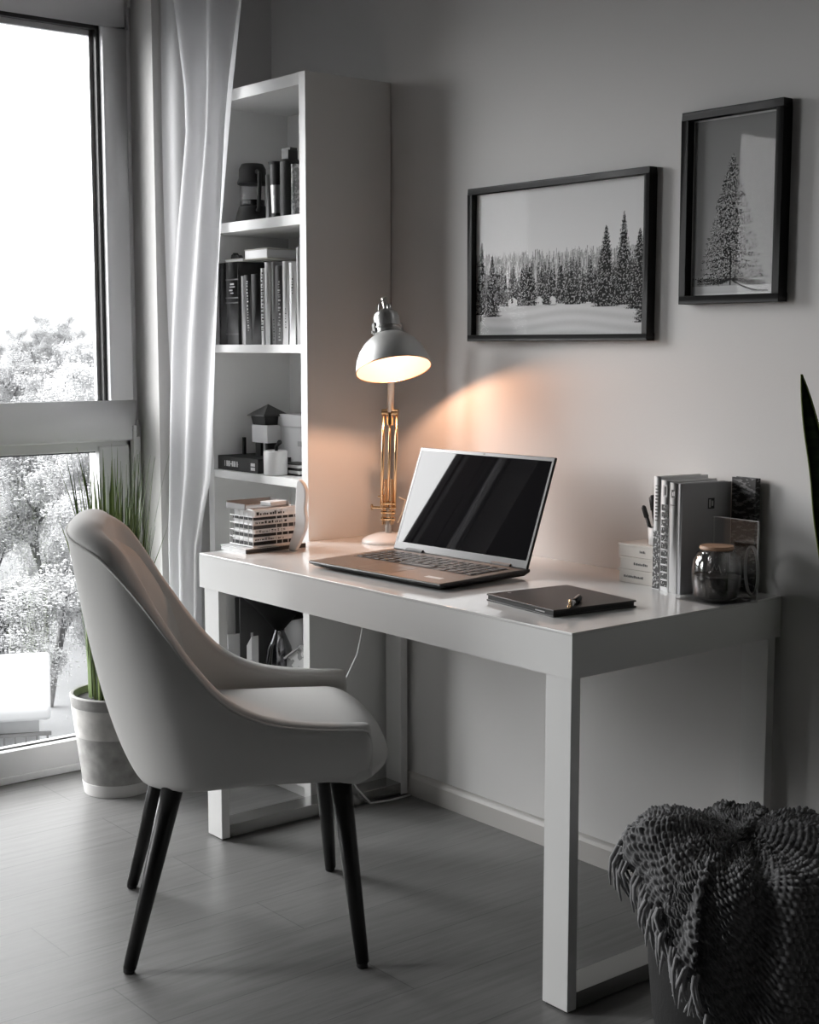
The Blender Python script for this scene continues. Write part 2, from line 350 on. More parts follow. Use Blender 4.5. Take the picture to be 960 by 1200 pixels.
# ------------------------------------------------------------------ top compartment: french press, books, cups
z = 1.6162
CLEAR = glass_mat('clear_glass', .97, .03)
SMOKE = glass_mat('thick_clear_glass', .965, .05)
t = empty('french_press', (-3.545, 2.30, z), label='glass french press with a black plunger lid, on the top shelf', cat='coffee press')
t.scale = (.86, .86, 1)
MB().lathe([(0, 0), (.058, 0), (.060, .006), (.054, .03), (.046, .05), (0, .05)], 32).build('base', BLACKM, t, smooth=False, bevel=.001)
MB().lathe([(.042, .05), (.044, .055), (.044, .118), (.042, .118), (.042, .055)], 32, closed=True).build('glass_beaker', CLEAR, t, smooth=True)
MB().lathe([(0, .052), (.040, .052), (.040, .068), (0, .070)], 32).build('coffee', mat('dark_coffee', .015, .3), t)
MB().lathe([(0, .112), (.050, .112), (.052, .118), (.046, .130), (.045, .156), (.036, .170), (0, .172)], 32).build('lid', BLACKM, t, bevel=.001)
MB().prism([(-.05, .112), (-.066, .124), (-.05, .128)], -.01, .01, Matrix.Rotation(pi/2, 4, 'X')).build('spout', BLACKM, t, bevel=.001)
hd = MB().tube([(.045, -.012, .145), (.072, -.02, .14), (.076, -.022, .10), (.066, -.02, .04), (.046, -.012, .035)], .007, 10); hd.build('handle', BLACKM, t, smooth=True)
def slim(x0, x1, h, y0, c, label): return book('book', x0, x1, z, h, y0, .15, c, label)
slim(-3.478, -3.463, .134, 2.30, GREYP, 'slim grey booklet right beside the french press')
slim(-3.460, -3.445, .140, 2.31, BLACKM, 'slim black booklet, second beside the french press')
slim(-3.442, -3.430, .144, 2.32, mat('pale_booklet', .5, .6), 'slim pale booklet, third beside the french press')
t = empty('travel_mug', (-3.393, 2.285, z), label='silver travel mug with a flared black lid, on the top shelf', cat='mug')
t.scale = (.68, .68, .98)
MB().lathe([(0, 0), (.026, 0), (.028, .006), (.028, .02), (0, .02)], 28).build('base', BLACKM, t); MB().lathe([(0, .018), (.027, .018), (.031, .10), (0, .10)], 28).build('body', STEEL, t, smooth=False)
MB().lathe([(0, .098), (.0315, .098), (.034, .155), (.040, .163), (0, .165)], 28).build('lid', BLACKM, t)
t = empty('thermos', (-3.337, 2.288, z), label='tall black flask with a square stopper, tallest thing on the top shelf', cat='flask')
MB().lathe([(0, 0), (.026, 0), (.028, .004), (.028, .155), (.024, .162), (0, .162)], 28).build('body', BLACKM, t); box('stopper', -.018, .016, -.016, .016, .16, .187, BLACKM, t); box('clip', -.024, .02, -.012, .012, .185, .193, BLACKM, t)
MB().box(-.031, -.0285, -.004, .004, .01, .16).build('chrome_strip', STEEL, t)
book('book', -3.306, -3.286, z, .145, 2.27, .16, marks_mat('speckled_cover', .25, .5, 90, .5), 'speckled grey book at the right end of the top shelf')
# things in the middle compartment
z = .9042
t = empty('book', (-3.535, 2.30, z), label='large black book with white title lying flat on the shelf, under the tower', cat='book')
box('cover', -.105, .115, -.072, .12, 0, .003, BLACKM, t); box('pages', -.100, .113, -.069, .118, .003, .038, DARKP, t); box('cover', -.105, .115, -.072, .12, .038, .041, BLACKM, t); box('spine', -.107, .115, -.075, -.070, 0, .041, mat('soft_black', .022, .4), t, .001)
tt = MB(); rr = random.Random(5)
x = -.062
for k in range(8):
    w_ = rr.uniform(.004, .008)
    tt.box(x, x+w_, -.0756, -.0748, .012, .028) if k % 3 else tt.box(x, x+.002, -.0756, -.0748, .012, .028)
    if k % 2: tt.box(x, x+w_+.002, -.0756, -.0748, .018, .021)
    x += w_+.0025
tt.build('title', INKW, t)
MB().box(.078, .100, -.0756, -.0748, .007, .016).box(.078, .100, -.0756, -.0748, .019, .028).build('sticker', PAPER, t)
t = tag(MB().box(-3.613, -3.604, 2.296, 2.305, z+.0412, z+.092).build('short_stick', BLACKM, bevel=.001), 'short black upright stick standing on the flat black book', 'ornament')
t = empty('toy_tower', (-3.515, 2.325, z+.041), label='small model tower with a pointed black roof, on the flat black book', cat='ornament')
wt = mat('model_white', .62, .6)
box('leg', -.040, -.012, -.02, .02, 0, .042, BLACKM, t); box('leg', .012, .022, -.02, .02, 0, .042, BLACKM, t); box('core', -.012, .012, -.012, .02, 0, .042, wt, t)
box('walls', -.040, .042, -.032, .032, .040, .092, wt, t)
MB().lathe([(0, .092), (.046, .092), (.052, .120), (0, .120)], 4, Matrix.Rotation(radians(45), 4, 'Z')).build('gallery', BLACKM, t)
MB().lathe([(0, .118), (.064, .118), (.060, .122), (0, .152)], 4, Matrix.Rotation(radians(45), 4, 'Z')).build('roof', mat('roof_grey', .05, .5), t)
t = empty('storage_box', (-3.385, 2.40, z), label='white lidded cardboard box at the back of the shelf, behind the canister', cat='box')
box('body', -.105, .105, -.06, .06, 0, .13, wt, t); box('lid', -.109, .109, -.064, .064, .13, .165, wt, t); MB().box(.0, .02, -.0615, -.06, .075, .09).build('handle_hole', GREYP, t)
t = empty('book', (-3.32, 2.305, z), label='dark book lying flat behind the white canister', cat='book')
box('cover', -.055, .04, -.035, .025, 0, .004, BLACKM, t); box('pages', -.053, .037, -.033, .023, .004, .014, PAPER, t); box('cover', -.055, .04, -.035, .025, .014, .018, BLACKM, t)
t = empty('book', (-3.32, 2.305, z+.018), label='second dark book of the pair behind the canister', cat='book')
box('cover', -.055, .04, -.035, .025, 0, .003, BLACKM, t); box('pages', -.053, .037, -.033, .023, .003, .012, PAPER, t); box('cover', -.055, .04, -.035, .025, .012, .015, BLACKM, t)
t = empty('canister', (-3.356, 2.243, z), label='white rounded canister with a black scoop, at the shelf front', cat='canister')
MB().lathe([(0, 0), (.030, 0), (.034, .004), (.034, .066), (.031, .070), (.028, .070), (.028, .010), (0, .010)], 36).build('body', mat('white_ceramic', .74, .35), t, smooth=True)
MB().tube([(-.005, .005, .03), (-.004, .006, .080), (.004, .006, .086), (.016, .004, .094)], [.004, .005, .005, .007], 8).build('scoop', BLACKM, t, smooth=True)
t = empty('paper_sculpture', (-3.238, 2.325, z), label='crumpled white paper ball ornament beside the bookcase side panel', cat='ornament')
cp = MB(); rr = random.Random(2); n1, n2 = 14, 9; vs = []
for i in range(n2+1):
    for j in range(n1):
        th = pi*i/n2; ph = 2*pi*j/n1; r = 1+rr.uniform(-.14, .14)
        vs.append((.046*r*sin(th)*cos(ph), .044*r*sin(th)*sin(ph), .092-.09*r*cos(th)*.95))
cp.add(vs, [(i*n1+j, i*n1+(j+1) % n1, (i+1)*n1+(j+1) % n1, (i+1)*n1+j) for i in range(n2) for j in range(n1)]); cp.build('crumpled_body', PAPER, t)
MB().lathe([(0, 0), (.028, 0), (.028, .006), (0, .008)], 24).build('stand', PAPER, t)
# lower compartment seen under the desktop
z = .2852
t = empty('file_folder', (-3.595, 2.36, z), .12, label='dark grey file folder standing in the low compartment, under the desktop level', cat='folder')
box('cover', -.012, -.009, -.11, .10, 0, .235, mat('slate_board', .13, .5), t); box('cover', .009, .012, -.11, .10, 0, .24, MATS['slate_board'], t); box('spine', -.012, .012, .098, .101, 0, .235, MATS['slate_board'], t)
t = empty('file_folder', (-3.43, 2.452, z), 0, label='large dark folder leaning against the back of the low compartment', cat='folder')
box('cover', -.17, .17, -.006, -.003, 0, .262, MATS['slate_board'], t); box('cover', -.17, .17, .003, .006, 0, .26, MATS['slate_board'], t); box('spine', -.172, .172, -.006, .006, 0, .003, MATS['slate_board'], t)
t = empty('notebook', (-3.585, 2.262, z), -.2, label='thin white notebook standing beside the dark folder', cat='notebook')
box('cover', -.004, -.003, -.04, .04, 0, .125, PAPER, t, 0); box('pages', -.003, .003, -.038, .038, .001, .123, PAPER, t, 0); box('cover', .003, .004, -.04, .04, 0, .125, PAPER, t, 0)
t = empty('hourglass_vase', (-3.455, 2.315, z), label='grey chrome bottle with a wide black funnel on top, in the low compartment', cat='vase')
MB().lathe([(0, 0), (.042, 0), (.044, .01), (.043, .06), (.036, .10), (.022, .132), (.016, .145), (.016, .155), (0, .155)], 40).build('bottle', mat('dark_chrome', (.22, .22, .23), .15, metal=1), t, smooth=True)
MB().lathe([(.012, .150), (.020, .158), (.060, .205), (.105, .250), (.108, .285), (.103, .285), (.10, .252), (.055, .21), (.010, .165)], 40, closed=True).build('funnel', mat('black_satin', .006, .6, spec=.2), t, smooth=True)
t = empty('carton', (-3.478, 2.238, z), label='narrow white slant-topped carton in front of the chrome bottle', cat='carton')
MB().prism([(-.016, 0), (.012, 0), (.012, .140), (-.004, .122), (-.016, .108)], -.012, .012, Matrix.Rotation(pi/2, 4, 'X')).build('body', PAPER, t, bevel=.0008)
t = empty('gable_box', (-3.275, 2.30, z), .25, label='small patterned grey house-shaped box beside the bookcase side panel', cat='box')
MB().prism([(-.05, 0), (.05, 0), (.05, .10), (.0, .135), (-.05, .10)], -.045, .045, Matrix.Rotation(pi/2, 4, 'X')).build('body', marks_mat('marbled_paper', .62, .28, 40, .52), t, bevel=.001)
rf = MB()
for s in (-1, 1):
    rf.add([(0, -.05, .142), (s*.058, -.05, .100), (s*.058, .05, .100), (0, .05, .142), (0, -.05, .137), (s*.055, -.05, .096), (s*.055, .05, .096), (0, .05, .137)], [(0, 1, 2, 3), (7, 6, 5, 4), (0, 4, 5, 1), (1, 5, 6, 2), (2, 6, 7, 3)])
rf.build('roof', GREYP, t)
t = empty('document_tray', (-3.435, 2.385, z+.111), label='white sloped board propped at the back of the low compartment', cat='board')
MB().prism([(-.12, -.11), (.12, -.11), (.12, .10), (-.12, .035)], -.004, .004, Matrix.Rotation(pi/2, 4, 'X')).build('board', mat('grey_white_board', .8, .5), t)

# ------------------------------------------------------------------ things on the left end of the desk
t = empty('magazine', (-3.105, 2.045, DT), radians(1), label='flat white magazine lying at the left end of the desk under the wire basket', cat='magazine')
box('pages', -.066, .050, -.098, .085, 0, .010, PAPER, t, .0005); box('cover', -.068, .053, -.100, .087, .010, .0125, mat('cover_grey_white', .6, .4), t, .0005); box('cover', -.068, .053, -.100, .087, -.0, .001, MATS['cover_grey_white'], t, 0); box('spine', .050, .053, -.1, .087, .0, .012, MATS['charcoal_cover'], t, 0)
WB = (-3.112, 2.044, DT+.0127)
t = empty('wire_basket', WB, radians(2), label='small white wire basket holding a stack of magazines, at the left desk end', cat='basket')
WIRE = mat('white_wire', .72, .35)
bw, bd, bh = .052, .074, .100
wr = MB()
for k in range(6):
    zz_ = .003 + (bh-.006)*k/5; r_ = .0018 if k in (0, 5) else .0009
    wr.tube([(-bw, -bd, zz_), (bw, -bd, zz_), (bw, bd, zz_), (-bw, bd, zz_), (-bw, -bd, zz_)], r_, 6)
wr.build('frame', WIRE, t)
wv = MB()
for s in (-1, 1):
    for k in range(9):
        if k in (0, 8) or k > 3: wv.tube([(s*bw, -bd+2*bd*k/8, 0.002), (s*bw, -bd+2*bd*k/8, bh)], .0011, 6)
    for k in range(6): wv.tube([(-bw+2*bw*k/5, s*bd, .002), (-bw+2*bw*k/5, s*bd, bh)], .0009, 6)
for k in range(5): wv.tube([(-bw+2*bw*k/4, -bd, .002), (-bw+2*bw*k/4, bd, .002)], .0013, 6)
wv.build('uprights', WIRE, t)
zc = DT+.0172; cols = [BLACKM, PAPER, BLACKM, PAPER, DARKP, PAPER, BLACKM, PAPER]
desc = ['black magazine at the bottom of the stack inside the wire basket', 'white magazine, second from the bottom in the wire basket', 'black magazine, third from the bottom in the wire basket', 'white magazine, fourth from the bottom in the wire basket',
        'charcoal magazine, fifth from the bottom in the wire basket', 'white magazine, sixth from the bottom in the wire basket', 'black magazine, second from the top in the wire basket', 'white magazine with faint print, topmost inside the wire basket']
hs = [.009, .012, .008, .012, .009, .014, .007, .018]
for c_, d_, h_ in zip(cols, desc, hs):
    jx = random.uniform(-.003, .003)
    m_ = empty('magazine', (WB[0]+jx, WB[1]+random.uniform(-.003, .003), zc), radians(2), label=d_, cat='magazine', group='magazines in the wire basket')
    if c_ is PAPER and h_ > .01:
        mk = MB(); q = -.062
        while q < .03: e_ = random.uniform(.002, .009); mk.box(.0461, .0463, q, q+e_, h_*.3, h_*random.uniform(.55, .8)); q += e_+random.uniform(.001, .006)
        mk.build('spine_print', INK, m_)
    box('cover', -.046, .046, -.068, .068, 0, .0012, c_, m_, 0); box('pages', -.045, .045, -.067, .067, .0012, h_-.0012, c_ if c_ is not PAPER else PAPER, m_, 0); box('cover', -.046, .046, -.068, .068, h_-.0012, h_, c_, m_, 0)
    zc += h_+.0002
t = empty('tray', (-3.135, 2.035, zc+.0002), radians(2), label='shallow grey tray resting on top of the magazines in the wire basket', cat='tray')
MB().box(-.04, .045, -.07, .07, 0, .003).box(-.04, -.037, -.07, .07, .003, .018).box(-.037, .045, -.07, -.067, .003, .014).box(-.037, .045, .067, .07, .003, .016).build('tray_body', mat('tray_grey', .22, .5), t)
t = tag(MB().box(-.02, .024, -.022, .035, 0, .011).build('eraser', mat('pale_block', .5, .6), bevel=.002), 'pale flat block lying in the grey tray', 'box'); t.location = (-3.118, 2.07, zc+.0035); t.rotation_euler = (0, 0, .1)
# wavy white ornament
wx = MB(); nn = 26; L_, R_ = [], []
pf = [(0, .000, .022), (.12, .010, .032), (.3, .026, .034), (.45, .030, .034), (.6, .027, .030), (.72, .030, .032), (.86, .031, .032), (.95, .028, .024), (1, .024, .006)]
for i in range(nn+1):
    s = i/nn; c_ = interp([p[0] for p in pf], [p[1] for p in pf], s); w_ = interp([p[0] for p in pf], [p[2] for p in pf], s)/2
    L_.append((c_-w_, s*.185)); R_.append((c_+w_, s*.185))
WAVE = mat('white_plaster', .82, .5)
o = wx.prism(L_ + R_[::-1], -.007, .007, Matrix.Rotation(pi/2, 4, 'X')).build('wavy_ornament', WAVE, bevel=.003)
tag(place(o, (-3.032, 2.078, DT+.0005), .30), 'flat wavy white ornament standing upright beside the wire basket', 'ornament')

# ------------------------------------------------------------------ desk lamp
def lamp():
    bx_, by_ = -3.002, 2.365
    t = empty('desk_lamp', (bx_, by_, DT), label='steel and brass articulated desk lamp, lit, beside the laptop', cat='lamp')
    o = Vector((bx_, by_, DT))
    WB_ = mat('white_enamel', .78, .25)
    MB().lathe([(0, 0), (.068, 0), (.070, .004), (.066, .010), (.052, .018), (.030, .025), (.016, .028), (0, .029)], 48).build('base', WB_, t, smooth=True)
    # world points
    foot = Vector((-2.992, 2.36, DT+.027)); j1 = Vector((-2.990, 2.358, .835)); el = Vector((-2.972, 2.352, 1.092))
    rim = Vector((-2.862, 2.276, 1.2075)); toc = (Vector((0, 0, 1.265)) - rim).normalized()
    dn = sin(radians(8.3))*CAMRIGHT - cos(radians(8.3))*CAMUP; dn = (dn - dn.dot(toc)*toc).normalized(); n = (.335*toc + .942*dn).normalized()     # the way the shade faces
    top = rim - n*.185
    head = rim - n*.150
    m = MB(); m.tube([foot-o, foot+Vector((0, 0, .03))-o], .009, 16); m.tube([foot+Vector((0, 0, .03))-o, j1-o], .006, 12); m.build('pivot_post', STEEL, t, smooth=False)
    side = Vector((.80, .60, 0)).normalized()    # across the twin rods
    m = MB()
    for k in (-1, 1): m.box(-.0015, .0015, -.014, .014, -.045, .035, Matrix.Translation(j1-o+side*.012*k) @ Matrix.Rotation(math.atan2(side.y, side.x), 4, 'Z'))
    m.build('bracket', BRASS, t, .002)
    dr = (el-j1)
    for k, r_ in ((-1.0, .0042), (0, .0035), (1.0, .0042)):
        MB().tube([j1-o+side*.018*k, el-o+side*.018*k], r_, 10).build('rod', BRASS, t, smooth=True)
    for k in (-1, 1):                                                            # springs beside the rods
        pts = []; a = j1-o+side*.009*k
        for i in range(150):
            s = i/149; c_ = a + (el-j1)*(.02+.28*s); pts.append(c_ + Vector((cos(i*1.1)*.004, sin(i*1.1)*.004, 0)))
        MB().tube(pts, .0009, 5).build('spring', BRASS, t, smooth=True)
    m = MB(); Rz = Matrix.Rotation(math.atan2(side.y, side.x), 4, 'Z')
    m.tube([el-o-side*.022, el-o+side*.022], .0085, 16); m.tube([el-o+Vector((0, 0, -.034)), el-o+Vector((0, 0, .012))], [.008, .0095], 16)
    m.build('elbow', BRASS, t)
    m = MB(); m.tube([j1-o-side*.045+Vector((0, 0, -.0)), j1-o+side*.022], .0035, 10); m.tube([j1-o-side*.045+Vector((0, 0, -.006)), j1-o-side*.045+Vector((0, 0, .008))], .003, 8)
    m.tube([j1-o-side*.028+Vector((0, 0, .03)), j1-o-side*.01+Vector((0, 0, .03))], .002, 8)
    for q in (-.03, -.012, .012): m.tube([j1-o-side*.018+Vector((0, 0, q)), j1-o+side*.02+Vector((0, 0, q))], .0055, 10)
    m.build('knob', BRASS, t, smooth=False)
    MB().tube([j1-o+side*.030+Vector((0, 0, .028)), j1-o+side*.048+Vector((0, 0, .022)), j1-o+side*.040+Vector((0, 0, -.01)), j1-o+side*.026+Vector((0, 0, -.04))], .0022, 8).build('cable_loop', mat('pale_cable', (.8, .72, .6), .4), t, smooth=True)
    up = Vector((-2.962, 2.352, 1.30)); back = top + Vector((-.02, .016, .012))
    MB().tube([el-o, up-o, back-o], [.0095, .0095, .008], 14).build('upper_arm', mat('satin_steel', (.62, .60, .56), .35, metal=1), t, smooth=True)
    # head
    q = (-n).to_track_quat('Z', 'Y').to_matrix().to_4x4(); M = Matrix.Translation(rim-o) @ q
    shell = [(.0965, 0), (.0955, .012), (.091, .030), (.082, .050), (.068, .069), (.052, .083), (.041, .090), (.036, .094), (.034, .0935), (.040, .0885), (.051, .0815), (.067, .0675), (.081, .0485), (.090, .029), (.0945, .012), (.0955, 0)]
    outer = MB().lathe(shell[:8], 64, M).build('shade', mat('satin_aluminium', (.66, .66, .65), .48, metal=.85), t, smooth=True)
    MB().lathe(shell[8:], 64, M).build('shade_lining', mat('warm_lining', (.15, .15, .15), .6), outer, smooth=True)
    MB().lathe([(.0965, .001), (.0975, -.0005), (.0965, -.002), (.0952, -.0005), (.0955, .001)], 64, M, closed=True).build('rim', mat('copper_rim', (.7, .42, .25), .3, metal=1), outer, smooth=True)
    MB().lathe([(.036, .088), (.038, .095), (.036, .099), (.034, .101), (.034, .108), (.037, .110), (.037, .113), (.034, .115), (.034, .142), (.031, .150), (.018, .160), (.012, .162), (0, .162)], 40, M).build('socket_housing', MATS['brushed_steel'], t, smooth=False, bevel=0)
    for k in (-1, 1):
        MB().box(k*.036-.003, k*.036+.003, -.008, .008, .098, .125, M).tube([M @ Vector((k*.034, 0, .10)), M @ Vector((k*.045, 0, .10))], .004, 8).build('side_clip', STEEL, t)
    for nm, q_, r_ in (('hook', [(-.016, -.004, .156), (-.018, 0, .182)], .002), ('switch', [(-.010, .004, .156), (-.009, .002, .178)], .0045), ('wire_bail', [(.020, 0, .150), (.015, .002, .176), (.004, 0, .188)], .0020), ('wire_stay', [(.006, .004, .156), (.001, .002, .178), (-.005, 0, .186)], .0016)):
        MB().tube([M @ Vector(v) for v in q_], r_, 8).build(nm, STEEL, t, smooth=True)
    bc = rim - n*.070
    b = MB().lathe([(0, -.030), (.012, -.028), (.022, -.018), (.026, -.004), (.024, .010), (.016, .026), (.012, .038), (0, .04)], 24, Matrix.Translation(bc-o) @ q)
    b.build('light_bulb', mat('bulb_glow', (1, .9, .8), .4, emit=((1, .85, .72), 1.0)), t, smooth=True)
    li = bpy.data.lights.new('lamp_light', 'POINT'); li.energy = LAMP_W; li.color = (1, .54, .33); li.shadow_soft_size = .012
    lo = bpy.data.objects.new('lamp_light', li); COL.objects.link(lo); lo.parent = t; lo.location = bc - o + n*.046
LAMP_W = 3.9
lamp()
# cord dangling from under the desktop
cd = MB().tube([(-2.943, 2.25, .6515), (-2.952, 2.25, .59), (-2.963, 2.25, .522), (-2.985, 2.25, .45), (-3.040, 2.25, .370), (-3.075, 2.25, .27), (-3.075, 2.26, .15), (-3.045, 2.29, .06), (-3.035, 2.33, .012), (-3.04, 2.40, .0035), (-3.042, 2.478, .0035)], .0028, 8).build('power_cord', mat('white_cable', .7, .4), smooth=True)
tag(cd, 'thin white power cord dangling from under the desktop behind the chair', 'cord')

# ------------------------------------------------------------------ laptop
def laptop():
    W, D = .462, .282
    t = empty('laptop', (-2.547, 2.094, DT), radians(2.6), label='open black laptop with a dark reflecting screen, in the middle of the desk', cat='laptop')
    DK = mat('laptop_black', .02, .35); BR = mat('laptop_deck', (.20, .165, .14), .42, metal=.55, noise=(3, .1, 2, (1, 1, 1)))
    bm = MB(); bm.add([(-W/2+.01, -D/2+.012, .004), (W/2-.01, -D/2+.012, .004), (W/2-.01, D/2-.01, .004), (-W/2+.01, D/2-.01, .004), (-W/2, -D/2, .012), (W/2, -D/2, .012), (W/2, D/2, .014), (-W/2, D/2, .014), (-W/2, -D/2, .016), (W/2, -D/2, .016), (W/2, D/2, .021), (-W/2, D/2, .021)],
                      [(3, 2, 1, 0), (0, 1, 5, 4), (1, 2, 6, 5), (2, 3, 7, 6), (3, 0, 4, 7), (4, 5, 9, 8), (5, 6, 10, 9), (6, 7, 11, 10), (7, 4, 8, 11), (8, 9, 10, 11)])
    base = bm.build('base', DK, t, .002)
    sl = .005/D
    dk = MB(); zt = lambda y: .0165 + (y+D/2)*sl
    def slab(mb, x0, x1, y0, y1, lo, hi): mb.add([(x0, y0, zt(y0)+lo), (x1, y0, zt(y0)+lo), (x1, y1, zt(y1)+lo), (x0, y1, zt(y1)+lo), (x0, y0, zt(y0)+hi), (x1, y0, zt(y0)+hi), (x1, y1, zt(y1)+hi), (x0, y1, zt(y1)+hi)], [(3, 2, 1, 0), (4, 5, 6, 7), (0, 1, 5, 4), (1, 2, 6, 5), (2, 3, 7, 6), (3, 0, 4, 7)])
    slab(dk, -W/2+.003, W/2-.003, -D/2+.002, D/2-.026, -.001, .0005); dk.build('deck', BR, t)
    kb = MB(); slab(kb, -.205, .205, -.022, .100, .0003, .0009); kb.build('keyboard_well', DK, t)
    tp = MB(); slab(tp, -.075, .045, -.122, -.036, .0003, .0009); tp.build('touchpad', mat('touchpad_metal', (.20, .165, .14), .34, metal=.55), t)
    st = MB(); slab(st, .135, .185, -.100, -.085, .0005, .0008); st.build('sticker', mat('silver_sticker', .6, .4), t)
    key = None
    rows = [(14, 1.0), (14, 1.0), (14, 1.0), (13, 1.0), (12, 1.0)]
    y = .096
    for ri, (n_, _) in enumerate(rows):
        n_ = [15, 15, 15, 14, 14][ri]; kw = .404/n_
        for k in range(n_):
            if key is None:
                kmb = MB().box(-.0108, .0108, -.009, .009, 0, .0016); key = kmb.build('key', mat('key_black', .035, .4), t, .0012); o = key
            else:
                o = key.copy(); COL.objects.link(o); o.parent = t
            yy = y - .0235*ri - .009
            if ri == 4 and 5 <= k <= 9:
                if k == 5: o.location = (-.202+kw*(7.5), yy, zt(yy)+.001); o.scale = (5, 1, 1)
                else: bpy.data.objects.remove(o)
                continue
            o.location = (-.202 + kw*(k+.5), yy, zt(yy)+.001)
    for x in (-.15, .15): MB().tube([(x-.03, D/2-.012, .022), (x+.03, D/2-.012, .022)], .006, 12).build('hinge', DK, t, smooth=False)
    MB().box(-.19, .19, D/2-.02, D/2-.002, .012, .0215).build('hinge_cover', DK, t, .002)
    # lid
    M = Matrix.Translation((0, D/2-.010, .026)) @ Matrix.Rotation(radians(-20.5), 4, 'X'); H = .262
    lid = MB().box(-W/2, W/2, 0, .006, -.006, H, M).build('lid', DK, t, .002)
    fr = MB(); 
    for a in ((-W/2+.002, W/2-.002, H-.010, H-.002), (-W/2+.002, W/2-.002, -.004, .014), (-W/2+.002, -W/2+.008, .014, H-.010), (W/2-.008, W/2-.002, .014, H-.010)): fr.box(a[0], a[1], -.0012, .0, a[2], a[3], M)
    fr.build('bezel', mat('bezel_grey', .10, .3, metal=.6), lid)
    MB().box(-W/2+.008, W/2-.008, -.0006, .0, .014, H-.010, M).build('screen', mat('screen_glass', (.006, .006, .007), .02, spec=.32), lid)
    MB().box(-.003, .003, -.0016, -.0008, H-.008, H-.004, M).build('webcam', BLACKM, lid)
laptop()

# ------------------------------------------------------------------ black notebook and pen
t = empty('notebook', (-2.047, 2.065, DT), radians(-7), label='closed black notebook lying near the right front edge of the desk', cat='notebook')
NB = mat('dark_sleeve', (.035, .032, .032), .42)
box('cover', -.113, .113, -.106, .106, 0, .003, NB, t, .001); box('pages', -.110, .110, -.104, .102, .003, .011, mat('dark_pages', .03, .6), t, 0); box('cover', -.113, .113, -.106, .106, .011, .0145, NB, t, .001)
MB().lathe([(0, 0), (.004, 0), (.004, .0004), (0, .0004)], 16, Matrix.Translation((-.095, -.06, .0145))).build('stud', STEEL, t)
MB().box(.055, .085, -.1064, -.1058, .006, .0085).build('edge_badge', mat('badge', .35, .4), t)
t = empty('pen', (-1.960, 2.015, DT+.0205), radians(122), label='short black and gold pen lying on the black notebook', cat='pen')
MB().tube([(-.035, 0, 0), (-.005, 0, 0), (.0, 0, 0)], [.0052, .0055, .0055], 14).build('barrel', mat('pen_silver', .35, .25, metal=1), t, smooth=True)
MB().tube([(0, 0, 0), (.05, 0, 0), (.062, 0, 0)], [.006, .006, .004], 14).build('cap', BLACKM, t, smooth=True)
MB().tube([(-.052, 0, -.001), (-.034, 0, 0)], [.002, .005], 14).build('tip', BRASS, t, smooth=True)
MB().tube([(-.040, 0, .004), (-.022, .002, .008), (-.020, .006, .006)], .0022, 8).build('gold_clip', BRASS, t, smooth=True)
MB().box(.005, .05, -.002, .002, .006, .0085).build('clip', STEEL, t, .0005)

# ------------------------------------------------------------------ boxes and books at the right end
LAB = mat('label_ink', .12, .6); CREAM = mat('cream_card', (.62, .59, .55), .55)
def flatbox(zb, h, dx, rz, label, marks):
    t = empty('paper_box', (-2.108+dx, 2.43, zb), rz, label=label, cat='box', group='stacked paper boxes on the desk')
    box('body', -.058, .062, -.058, .058, 0, h-.005, CREAM, t, .0006); box('lid', -.060, .064, -.060, .060, h-.005, h, CREAM, t, .0006)
    mk = MB(); rr = random.Random(marks); x = {1: .005, 2: -.02, 3: -.045}[marks]
    while x < {1: .02, 2: .02, 3: .012}[marks]:
        w_ = rr.uniform(.001, .004); mk.box(x, x+w_, -.0584, -.058, h*.38, h*.38+rr.uniform(.0035, .006)); x += w_+.0012
    mk.build('print', LAB, t)
    return t
flatbox(DT+.0004, .030, 0, .00, 'cream paper box with a printed line, bottom of the stack of three beside the books', 3)
flatbox(DT+.0308, .028, .003, .02, 'cream paper box with a short printed word, middle of the stack of three', 2)
flatbox(DT+.0592, .028, -.003, -.02, 'cream paper box with overhanging lid, top of the stack of three, under the pen cup', 1)
t = empty('pen_cup', (-2.082, 2.405, DT+.0876), label='small white cup holding dark pens, on the stack of paper boxes', cat='cup')
MB().lathe([(0, 0), (.020, 0), (.022, .003), (.024, .040), (.0225, .040), (.020, .006), (0, .006)], 28).build('cup_body', mat('cup_white', .66, .4), t, smooth=True)
def pen(dx, dy, lx, ly, L, r, label, m):
    a = Vector((-2.082+dx, 2.405+dy, DT+.0945)); d = Vector((lx, ly, 1)).normalized()
    root = empty('marker', a, label=label, cat='pen')
    MB().tube([(0, 0, 0), d*(L*.7)], r, 12).build('barrel', m, root, smooth=True); MB().tube([d*(L*.68), d*L*.95, d*L], [r*1.25, r*1.2, r*.5], 12).build('cap', BLACKM, root, smooth=True)
pen(-.008, -.006, -.38, -.05, .085, .0045, 'thin black marker leaning left in the pen cup', BLACKM)
pen(-.002, .004, -.22, .0, .105, .007, 'thick black marker, tallest in the pen cup', BLACKM)
pen(.008, 0, -.12, .05, .088, .006, 'dark bronze marker upright in the pen cup', mat('bronze', (.12, .07, .03), .35))

